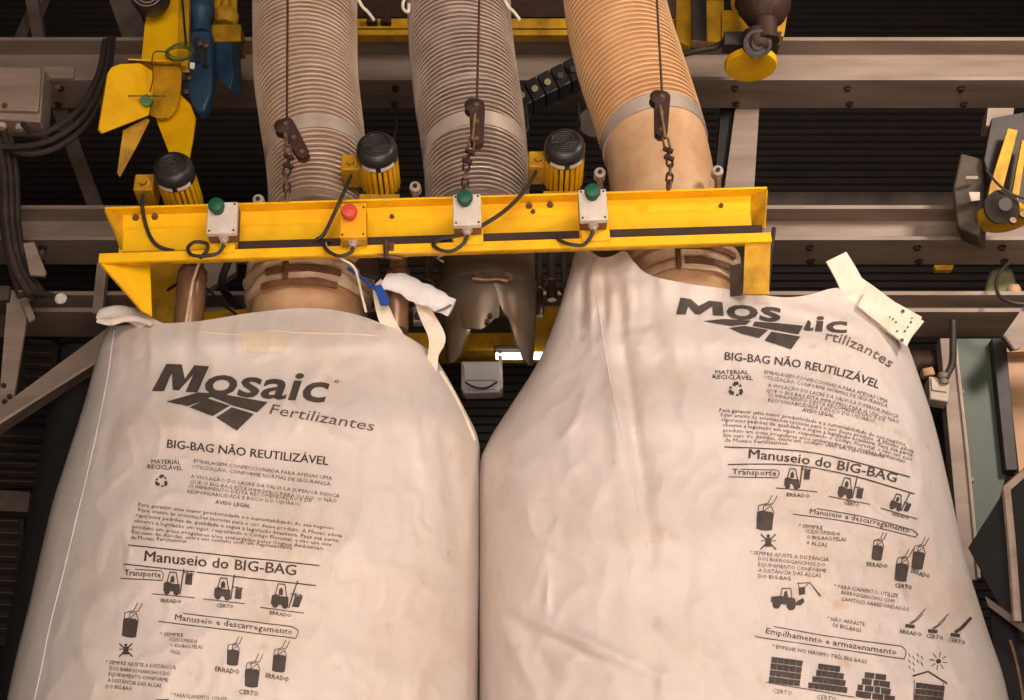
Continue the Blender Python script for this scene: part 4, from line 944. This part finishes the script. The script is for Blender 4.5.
for k, pts in enumerate(([(105, 40, 4.05), (98, 75, 4.0), (80, 108, 3.95), (55, 128, 3.92), (35, 134, 3.92), (23, 124, 3.94)],
      [(110, 38, 4.05), (103, 78, 4.0), (84, 116, 3.95), (55, 138, 3.92), (25, 146, 3.92), (-10, 146, 3.94), (-60, 140, 3.94)],
      [(113, 38, 4.06), (107, 80, 4.0), (88, 122, 3.95), (60, 146, 3.92), (30, 154, 3.92), (8, 146, 3.93), (4, 124, 3.95)],
      [(108, 40, 4.06), (101, 82, 4.02), (78, 126, 3.97), (50, 148, 3.94), (20, 150, 3.94), (-30, 152, 3.96)])):
    o = cable([(x, y, Y+(-.03, .0, .03, .06)[k]) for x, y, Y in pts], 3.1).build('power_cable', 'dirty_cable'); tag(o, ('cable entering the right gland of the beige junction box', 'outer cable passing below the junction box to the left edge', 'lowest cable curling up into the left gland of the junction box', 'inner cable passing below the junction box to the left edge')[k], 'cable', CB)
CB2 = 'cables hanging down the left edge'
for k, (x0, x1) in enumerate(((4, 22), (10, 30), (16, 36), (1, 12))):
    o = cable([(x0-6, 138, 3.95+.035*k), (x0, 175, 3.95+.035*k), (x0+2, 225, 3.95+.035*k), (x0+10, 265, 3.94+.035*k), (x1+8, 296, 3.93+.035*k)], 3.6).build('hanging_cable', 'dirty_cable')
    tag(o, ('second hanging cable from the left edge of the photo', 'third hanging cable from the left edge of the photo', 'hanging cable nearest the beams at the left edge', 'outermost hanging cable at the left edge of the photo')[k], 'cable', CB2)
br = thing('cable_bracket', 'small grey plate holding the hanging cables at left', 'bracket', P(36, 270, 3.93))
MB().plate([(23, 243), (34, 242), (46, 272), (44, 276), (30, 275)], .012, 3.92).build('plate', 'beam', br, .001)
MB().cyl(P(42, 252, 3.93), P(42, 252, 3.9), .008, 8).build('bolt', 'bolt', br)
br = thing('cable_end_clip', 'dark cable end with white clip on the lowest beam', 'cable', P(58, 302, 3.95))
MB().tube(catmull(PP([(18, 296, 3.95), (35, 293, 3.94), (50, 295, 3.93), (60, 300, 3.92)]), 6), .009, 8).build('cable', 'cable', br)
MB().lathe(P(61, 299, 3.915), (0, -1, 0), [(.016, 0), (.018, .004), (.012, .012), (.006, .012)], 14).build('clip', 'sticker', br)
# ------------------------------------------------------------------ left steelwork
def pbeam(pts, th, name, m, label, Y=None, cat='brace'):
    return tag(MB().plate(pts, th, Y).build(name, m, None, .002), label, cat)
t = thing('diagonal_brace', 'grey diagonal channel brace rising toward the left sack', 'brace', P(0, 425, 3.98))
MB().plate([(-60, 452, 3.98), (110, 326, 3.98), (128, 340, 3.98), (-60, 470, 3.98)], .008).build('web', 'beam', t)
MB().plate([(-60, 462, 3.90), (130, 342, 3.90), (130, 350, 3.99), (-60, 474, 3.99)], .008).build('flange', 'beam', t)
t = thing('angle_post', 'leaning grey angle post at the left edge', 'post', P(8, 420, 4.05))
MB().plate([(8, 288, 4.05), (30, 298, 4.05), (14, 396, 4.05), (-4, 440, 4.05)], .012).build('face', 'beam', t)
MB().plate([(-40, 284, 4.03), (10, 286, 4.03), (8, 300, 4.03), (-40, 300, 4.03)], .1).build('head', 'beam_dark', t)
MB().plate([(18, 290, 4.02), (24, 290, 4.02), (35, 318, 4.02), (29, 322, 4.02)], .012).build('knee_plate', 'beam', t)
for (x, y) in ((4, 386), (10, 397), (5, 402)): MB().lathe(P(x, y, 4.049), (0, -1, 0), [(.008, 0), (.008, .006)], 8).build('bolt', 'bolt', t)
t = thing('short_post', 'short grey channel post between the middle and lowest beams', 'post', P(96, 325, 4.18))
MB().plate([(97, 263), (104, 263), (100, 313), (92, 313)], .06, 4.17).build('face', 'beam', t); MB().plate([(103, 263, 4.15), (107, 263, 4.15), (102, 313, 4.15), (99, 313, 4.15)], .03).build('flange', 'beam', t)
# louvred grilles beyond
def louvre(x0, x1, y0, y1, step, Y, label, skew=0):
    t = thing('louvre_panel', label, 'louvre', P((x0+x1)/2, y1, Y), 'louvred panels at the left')
    MB().plate([(x0-6, y0-6), (x1+6, y0-6), (x1+6+skew, y1+6), (x0-6+skew, y1+6)], .02, Y+.05).build('backing', 'wall', t)
    y = y0
    while y < y1:
        k = (y-y0)/(y1-y0)*skew
        MB().plate([(x0+k, y, Y), (x1+k, y+1.5, Y), (x1+k, y+5.5, Y+.03), (x0+k, y+4, Y+.03)], .003).build('slat', 'beam_dark', t); y += step
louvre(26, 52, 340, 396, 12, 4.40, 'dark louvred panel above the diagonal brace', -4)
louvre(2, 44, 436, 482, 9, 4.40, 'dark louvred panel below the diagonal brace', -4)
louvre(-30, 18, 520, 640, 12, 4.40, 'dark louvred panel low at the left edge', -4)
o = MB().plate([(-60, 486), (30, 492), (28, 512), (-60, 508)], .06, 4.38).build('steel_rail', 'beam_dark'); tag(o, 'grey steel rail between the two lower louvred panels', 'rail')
o = MB().tube(PP([(84, 352), (60, 470), (36, 600), (10, 760), (-20, 1100)], 4.06), .062, 20).build('dark_column', 'pitch'); tag(o, 'thick dark column behind the left edge of the left sack', 'pipe')  # black leaning tube filling the dark band beside the sack
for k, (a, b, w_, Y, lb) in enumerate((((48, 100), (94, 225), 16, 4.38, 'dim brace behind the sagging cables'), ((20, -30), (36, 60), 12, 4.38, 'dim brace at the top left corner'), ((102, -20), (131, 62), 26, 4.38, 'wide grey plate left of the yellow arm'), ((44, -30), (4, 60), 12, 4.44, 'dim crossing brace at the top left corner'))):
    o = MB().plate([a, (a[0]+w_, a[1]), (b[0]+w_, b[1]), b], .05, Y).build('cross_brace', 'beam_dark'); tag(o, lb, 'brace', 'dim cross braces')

# ------------------------------------------------------------------ upper middle: far yellow rail, drag chain
t = thing('yellow_rail', 'dull yellow rail passing behind the hoses at top', 'rail', P(480, 40, 4.1))
a = P(300, 20, 4.08); b = P(712, 41, 4.08); cc = (a+b)/2
MB().box((cc.x, 4.18, P(512, 23, 4.16).z), (b.x-a.x, .04, .04)).build('rail_top', 'yellow_dull', t, .003)
MB().box((cc.x, 4.165, P(512, 33, 4.15).z), (b.x-a.x, .04, .022)).build('rail_lip', 'yellow_dull', t, .003)
for x in (372, 386): MB().box(P(x, 22, 4.15), (.035, .03, .02)).build('lug', 'bolt', t, .002)
o = MB().plate([(330, -80), (700, -80), (700, 17), (330, 17)], .03, 4.25).build('rusty_plate', 'rust'); tag(o, 'dark rusty plate above the yellow rail', 'plate')
for (x, y, s, lb) in ((366, 8, 1, 'pale wire tie beside the left hose top'), (512, 8, 1, 'pale wire tie beside the middle hose top'), (404, 6, -1, 'pale hook beside the middle hose top')):
    pts = [(x-10, y-14), (x-4, y-2), (x+2, y+4), (x+8, y+12)] if s > 0 else [(x+6, y-10), (x, y-6), (x-1, y+2), (x+4, y+6), (x+5, y-2)]
    o = cable([(a_, b_, 3.42) for a_, b_ in pts], 1.6).build('wire_tie', 'webbing'); tag(o, lb, 'wire')
t = thing('drag_chain', 'black plastic cable drag chain sloping between middle and tan hoses', 'cable chain', P(520, 110, 4.0))
n_ = 7; A = Vector((516, 98, 0)); B = Vector((606, 52, 0))
for k in range(n_):
    p0 = A.lerp(B, k/n_); p1 = A.lerp(B, (k+.92)/n_); nn = Vector((-(B-A).y, (B-A).x, 0)).normalized()*11
    lk = MB().plate([(p0+nn)[:2], (p1+nn)[:2], (p1-nn)[:2], (p0-nn)[:2]], .08, 4.0).build('chain_segment', 'black', t, .004)
    m2 = (p0+p1)/2; MB().cyl(P(m2.x, m2.y, 3.999), P(m2.x, m2.y, 3.985), .0105, 14).build('end_cap', 'pale' if k < 3 else 'black', lk)
MB().plate([(508, 96), (522, 86), (528, 108), (530, 128), (522, 140), (510, 140)], .06, 4.0).build('end_segment', 'black', t, .006)
o = MB().lathe(P(594, 122, 4.0), (0, 1, .1), [(.01, 0), (.05, .002), (.055, .01), (.055, .05)], 28).build('grey_pulley', 'beam_dark'); tag(o, 'grey round pulley behind the tan hose', 'pulley')
for k, (x0, y0, x1, y1, lb) in enumerate(((388, 150, 396, 104, 'thin cable curling above the middle motor'), (572, 146, 578, 100, 'thin cable rising above the right motor'))):
    o = cable([(x0, y0, 3.37), ((x0+x1)/2+4, (y0+y1)/2+4, 3.75), (x1, y1, 4.33)], 1.6).build('thin_cable', 'dirty_cable'); tag(o, lb, 'cable')

# ------------------------------------------------------------------ upper right: trolley with yellow wheel
tr = thing('trolley', 'yellow hoist trolley with dark motor at the top right of the hoses', 'trolley', P(740, 60, 3.9))
MB().plate([(676, -60, 3.95), (700, -60, 3.95), (700, 30, 3.95), (690, 47, 3.95), (676, 40, 3.95)], .03).build('side_plate', 'yellow_dull', tr, .002)
MB().plate([(690, 0, 3.97), (724, 0, 3.97), (724, 42, 3.97), (690, 40, 3.97)], .03).build('cross_plate', 'yellow_dull', tr, .002)
MB().plate([(722, 10, 3.93), (788, 10, 3.93), (784, 36, 3.93), (722, 38, 3.93)], .03).build('end_plate', 'yellow_dull', tr, .002)
MB().plate([(691, -60, 3.88), (706, -60, 3.88), (707, 42, 3.86), (692, 42, 3.86)], .02).build('black_bar', 'black', tr, .003)
MB().plate([(692, 40, 3.86), (707, 41, 3.86), (707, 43, 3.855), (692, 42, 3.855)], .02).build('bar_edge', 'chain', tr)
m_ = mpp(757, 20, 3.75)
MB().lathe(P(758, -70, 3.74), (0, 0, -1), [(27*m_, 0), (27*m_, .27), (26*m_, .30), (20*m_, .335), (12*m_, .35), (10*m_, .40), (12*m_, .405), (12*m_, .42)], 36).build('motor', 'rust', tr)
MB().torus(P(758, 2, 3.74), (0, 0, 1), 25.5*m_, .006, 36, 8).build('motor_band', 'yellow_dull', tr)
MB().plate([(724, 31, 3.80), (782, 31, 3.80), (780, 45, 3.80), (724, 44, 3.80)], .05).build('bearing_bar', 'cable', tr, .003)
MB().lathe(P(757, 34, 3.76), (0, 0, -1), [(15*m_, 0), (16*m_, .02), (15*m_, .045), (12*m_, .06), (9*m_, .066)], 32).build('bearing_housing', 'rust', tr)
MB().lathe(P(757, 44, 3.74), (0, -1, -.6), [(14*m_, 0), (14*m_, .01), (11*m_, .012), (11*m_, .006), (6*m_, .006), (6*m_, .014)], 28).build('hub_rings', 'cable', tr)
MB().lathe(P(751, 68, 3.86), (0, 0, 1), [(20*m_, 0), (25.5*m_, .002), (26.5*m_, .008), (26.5*m_, .022), (24*m_, .028)], 48).build('wheel', 'yellow', tr)['label'] = 'flat yellow wheel'
o = cable([(684, 54, 3.9), (700, 50, 3.88), (716, 47, 3.87), (728, 38, 3.88)], 3.2).build('trolley_hose', 'cable'); tag(o, 'short black hose at the yellow trolley', 'hose')

# ------------------------------------------------------------------ right side steelwork and machinery
t = thing('leaning_brace', 'brown leaning flat brace right of the tan hose', 'brace', P(738, 195, 4.5))
MB().plate([(737, 96, 4.375), (760, 96, 4.375), (752, 222, 4.375), (720, 222, 4.375)], .02).build('face', 'beam', t); MB().plate([(722, 100, 4.40), (738, 100, 4.40), (726, 168, 4.40), (716, 168, 4.40)], .05).build('dark_bracket', 'black', t)
o = MB().box((P(830, 197, 4.9).x, 5.0, P(512, 190, 4.9).z), (2.0, .05, .07)).build('steel_rail', 'beam_dark'); tag(o, 'dim steel rail above the middle beam at right', 'rail')
pu = thing('pulley_assembly', 'yellow pulley and arms at the right edge', 'pulley', P(1004, 245, 4.0))
m_ = mpp(1003, 200, 4.0)
MB().lathe(P(1003, 222, 4.0), (0, 0, 1), [(18*m_, 0), (24*m_, .002), (25*m_, .01), (25*m_, .03), (22*m_, .036)], 40).build('wheel', 'yellow_dull', pu)
MB().plate([(1008, 128, 3.93), (1018, 130, 3.93), (1000, 200, 3.95), (987, 204, 3.95), (990, 185, 3.95)], .02).build('arm', 'yellow_dull', pu, .002)
MB().plate([(992, 118, 3.98), (1024, 112, 3.98), (1030, 200, 3.99), (1000, 214, 3.99), (984, 160, 3.99)], .02).build('back_plate', 'cable', pu, .002)
MB().plate([(1022, 140, 3.92), (1028, 140, 3.92), (1016, 215, 3.93), (1008, 215, 3.93)], .02).build('arm', 'yellow_dull', pu, .002)
MB().lathe(P(1000, 208, 3.94), (0, -1, -.3), [(.05, 0), (.052, .02), (.035, .03), (.02, .05)], 24).build('hub', 'cable', pu)
for (x, y) in ((1012, 222), (1022, 216)): MB().lathe(P(x, y, 3.91), (0, -1, 0), [(.01, 0), (.01, .012)], 8).build('bolt', 'chain', pu)
MB().tube(catmull(PP([(986, 170, 3.9), (1000, 186, 3.89), (1016, 196, 3.89), (1040, 202, 3.9)]), 6), .004, 6).build('cable', 'cable', pu)
t = thing('grey_housing', 'dark grey machine housing beside the right pulley', 'housing', P(965, 240, 4.05))
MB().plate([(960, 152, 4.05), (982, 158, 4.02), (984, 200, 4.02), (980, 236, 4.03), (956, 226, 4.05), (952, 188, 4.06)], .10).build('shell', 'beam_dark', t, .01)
MB().plate([(966, 176), (978, 176), (978, 179), (966, 179)], .004, 4.0).build('label_plate', 'beam', t); MB().plate([(969, 192), (980, 192), (980, 200), (971, 201)], .006, 3.995).build('pale_sticker', 'grey_box', t)
o = MB().plate([(988, 108), (1014, 108), (1012, 126), (986, 126)], .06, 4.02).build('grey_block', 'beam'); tag(o, 'small grey block under the topmost beam at right edge', 'block')
o = MB().plate([(934, 265), (954, 265), (952, 270), (936, 270)], .02, 4.35).build('yellow_tab', 'yellow_dull'); tag(o, 'small yellow tab under the middle beam at right', 'tab')
o = MB().plate([(988, 268, 4.5), (1010, 262, 4.45), (1018, 296, 4.4), (980, 298, 4.45)], .08).build('pale_sack', 'pale', None, .02); tag(o, 'pale greenish sack lying on the lowest beam at right', 'sack')
o = MB().plate([(1004, 284, 4.38), (1020, 280, 4.36), (1020, 298, 4.36), (1006, 298, 4.38)], .06).build('beige_bundle', 'beige', None, .02); tag(o, 'beige bundle beside the pale sack at right edge', 'bundle')
o = cable([(1010, 262, 4.2), (998, 276, 4.15), (998, 294, 4.12), (1014, 303, 4.1), (1040, 304, 4.1)], 2.0).build('black_cable', 'cable'); tag(o, 'black cable loop over the pale sack at right edge', 'cable')
t = thing('angle_bracket', 'grey angle bracket sloping at the right end of the lowest beam', 'bracket', P(1014, 350, 4.1))
MB().plate([(1024, 306, 4.12), (1060, 306, 4.12), (1020, 348, 4.12), (1012, 350, 4.12), (1003, 336, 4.12)], .012).build('plate', 'beam', t); MB().plate([(1003, 336, 4.1), (1013, 350, 4.1), (1010, 352, 4.14), (1000, 338, 4.14)], .006).build('edge', 'beam_dark', t)
t = thing('switch_box', 'pale grey switch box with black cable right of the right sack', 'switch box', P(938, 404, 4.0))
MB().plate([(929, 376), (951, 378), (949, 402), (930, 399)], .06, 4.21).build('box', 'grey_box', t, .004); MB().plate([(931, 378), (949, 380), (947, 392), (932, 390)], .006, 4.204).build('lid', 'grey_box', t, .002)
MB().lathe(P(944, 380, 4.2), (0, -.3, 1), [(.016, -.01), (.016, .008), (.02, .008), (.02, .02), (.012, .024)], 10).build('gland', 'beam', t)
MB().tube(catmull(PP([(945, 378, 4.19), (952, 364, 4.18), (953, 345, 4.16), (953, 320, 4.14)]), 6), .011, 8).build('cable', 'cable', t)
o = MB().plate([(905, 345, 4.4), (935, 345, 4.4), (940, 372, 4.4), (912, 372, 4.4)], .1).build('rusty_casting', 'rust', None, .02); tag(o, 'dim rusty casting behind the right sack corner', 'casting')
o = MB().plate([(922, 368, 4.3), (933, 366, 4.3), (936, 374, 4.3), (924, 376, 4.3)], .04).build('rusty_lug', 'canvas', None, .005); tag(o, 'small tan lug by the switch box', 'lug')
t = thing('green_cabinet', 'tall dull green sheet cabinet right of the right sack', 'cabinet', P(970, 560, 4.3))
MB().plate([(955, 338, 4.3), (1000, 338, 4.3), (1008, 470, 4.3), (984, 560, 4.3), (978, 580, 4.3)], .35).build('panel', 'greenpanel', t, .003)
MB().plate([(940, 338, 4.27), (956, 338, 4.27), (979, 580, 4.27), (962, 580, 4.27)], .05).build('post', 'beam', t, .002)
MB().tube(PP([(955, 340), (967, 450), (979, 578)], 4.262), .005, 6).build('edge_trim', 'grey_box', t)
MB().plate([(992, 338, 4.26), (1006, 338, 4.26), (1018, 470, 4.26), (1006, 470, 4.26)], .05).build('dark_post', 'cable', t, .002)
for (x, y) in ((962, 392), (972, 480)): MB().lathe(P(x, y, 4.295), (0, -1, 0), [(.008, 0), (.006, .005)], 10).build('rivet', 'beam', t)
o = MB().plate([(1005, 343), (1100, 343), (1100, 480), (1020, 480)], .05, 4.7).build('beige_cladding', 'beige'); tag(o, 'beige panel at the right edge beside the green cabinet', 'panel')
o = MB().plate([(1004, 341), (1100, 341), (1100, 350), (1005, 352)], .03, 4.64).build('beige_ledge', 'canvas'); tag(o, 'beige ledge above the panel at right edge', 'ledge')
t = thing('black_hopper', 'black folded steel hopper at the lower right edge', 'hopper', P(1010, 640, 3.7))
MB().plate([(968, 548, 3.75), (1006, 488, 3.70), (1018, 622, 3.70), (1000, 606, 3.72)], .01).build('left_face', 'pitch', t)
MB().plate([(1006, 488, 3.70), (1060, 440, 3.78), (1080, 600, 3.78), (1022, 640, 3.70)], .01).build('front_face', 'pitch', t)
MB().tube(PP([(1006, 488), (1011, 540), (1017, 622)], 3.695), .012, 8).build('corner_edge', 'beam', t)
MB().plate([(1004, 486, 3.69), (1062, 436, 3.77), (1062, 444, 3.77), (1006, 494, 3.69)], .01).build('top_rim', 'beam', t)
MB().plate([(985, 596, 3.72), (1050, 642, 3.68), (1050, 652, 3.68), (988, 606, 3.72)], .012).build('lower_rim', 'beam_dark', t)
MB().plate([(990, 606, 3.76), (1060, 652, 3.74), (1060, 800, 3.74), (1006, 800, 3.76)], .01).build('lower_face', 'pitch', t)
MB().tube(catmull(PP([(1010, 640), (1016, 660), (1022, 690), (1026, 720)], 3.66), 6), .004, 6).build('hanging_wire', 'chain', t)
o = cable([(774, 228, 3.3), (772, 245, 3.3), (770, 262, 3.31), (768, 290, 3.32)], 2.2).build('frayed_rope', 'rust'); tag(o, 'dark frayed cord hanging beside the right frame leg', 'rope')

# ------------------------------------------------------------------ between the sacks: far yellow rail, lamps, pipes
t = thing('far_yellow_rail', 'dull yellow rail seen behind the steel nozzle', 'rail', P(490, 350, 4.0))
a = P(380, 340, 3.95); b = P(620, 340, 3.95)
MB().box(((a.x+b.x)/2, 4.0, P(500, 341, 3.95).z), (b.x-a.x, .10, .055)).build('rail', 'yellow_dull', t, .003)
MB().plate([(527, 306), (580, 306), (580, 322), (560, 322), (555, 352), (522, 352)], .03, 3.93).build('end_plate', 'yellow_dull', t, .002)
t = thing('tube_lamp', 'lit white tube lamp behind the steel nozzle', 'lamp', P(525, 360, 4.3))
MB().cyl(P(496, 356, 3.93), P(562, 356, 3.93), .0105, 14).build('tube', 'lamp', t)['label'] = 'glowing tube'
MB().box(P(529, 352, 3.95)+Vector((0, 0, .008)), (.2, .03, .014)).build('lamp_rail', 'beam_dark', t, .003)
t = thing('floodlight', 'small white floodlight hanging between the sacks', 'lamp', P(481, 392, 3.9))
MB().plate([(461, 361), (500, 361), (502, 386), (499, 392), (464, 393), (461, 388)], .05, 3.9).build('housing', 'sticker', t, .005)
MB().plate([(464, 364), (497, 364), (498, 380), (465, 380)], .004, 3.894).build('glass', 'glass', t)
MB().plate([(466, 382), (497, 382), (496, 389), (468, 390)], .004, 3.892).build('lens', 'glass', t)
MB().tube(catmull(PP([(465, 382), (474, 387), (486, 388), (497, 382)], 3.886), 6), .003, 6).build('handle', 'beam_dark', t)
MB().plate([(498, 352, 3.92), (502, 352, 3.92), (503, 388, 3.92), (500, 390, 3.92)], .06).build('side_bracket', 'sticker', t)
t = thing('pale_post', 'pale grey post left of the steel nozzle', 'post', P(404, 340, 3.7))
MB().plate([(392, 278), (406, 278), (406, 345), (392, 345)], .06, 3.7).build('post', 'beam', t, .003)
MB().plate([(413, 306), (428, 306), (428, 322), (413, 322)], .03, 3.72).build('socket_plate', 'sticker', t, .002); MB().cyl(P(418, 316, 3.72), P(418, 316, 3.71), .012, 12).build('socket_hole', 'black', t)
for k, (x, y0, y1, w_, lb) in enumerate(((540, 250, 316, 7, 'dark pipe nearest the steel nozzle'), (552, 250, 300, 9, 'dark pipe second from the steel nozzle'), (565, 250, 320, 6, 'dark pipe beside the right sack corner'), (428, 250, 300, 8, 'dark pipe left of the steel nozzle'))):
    Y = 3.75; t = thing('dark_pipe', lb, 'pipe', P(x, y1, Y), 'dark pipes around the nozzle'); r = w_/2*mpp(x, y0, Y); L = (P(x, y0, Y)-P(x, y1, Y)).length
    MB().lathe(P(x, y1, Y), (0, 0, 1), [(r, 0), (r*1.25, .01), (r*1.25, .03), (r, .035), (r, L), ], 16).build('pipe', 'steel', t)
    MB().torus(P(x, (y0+y1)/2+6, Y), (0, 0, 1), r*1.1, .006, 16, 6).build('collar', 'chain', t)
for k, (pts, lb) in enumerate((([(228, 262, 3.7), (222, 285, 3.7), (236, 305, 3.7), (250, 318, 3.7)], 'dark hose curling left of the left filling spout'), ([(168, 290, 3.55), (180, 284, 3.5), (205, 288, 3.45), (220, 302, 3.5), (236, 314, 3.6)], 'thin black cable wrapped around the brown cylinder'))):
    o = cable(pts, (4, 1.6)[k]).build('curled_hose', 'cable'); tag(o, lb, 'hose')
o = MB().plate([(196, 262), (236, 262), (236, 272), (206, 290), (200, 330), (192, 330)], .03, 4.168).build('grey_gusset', 'beam'); tag(o, 'grey gusset plate behind the brown left cylinder', 'gusset')
o = MB().plate([(204, 312), (260, 308), (260, 330), (204, 330)], .05, 3.62).build('yellow_crossbar', 'yellow'); tag(o, 'short yellow crossbar behind the left filling spout', 'crossbar')
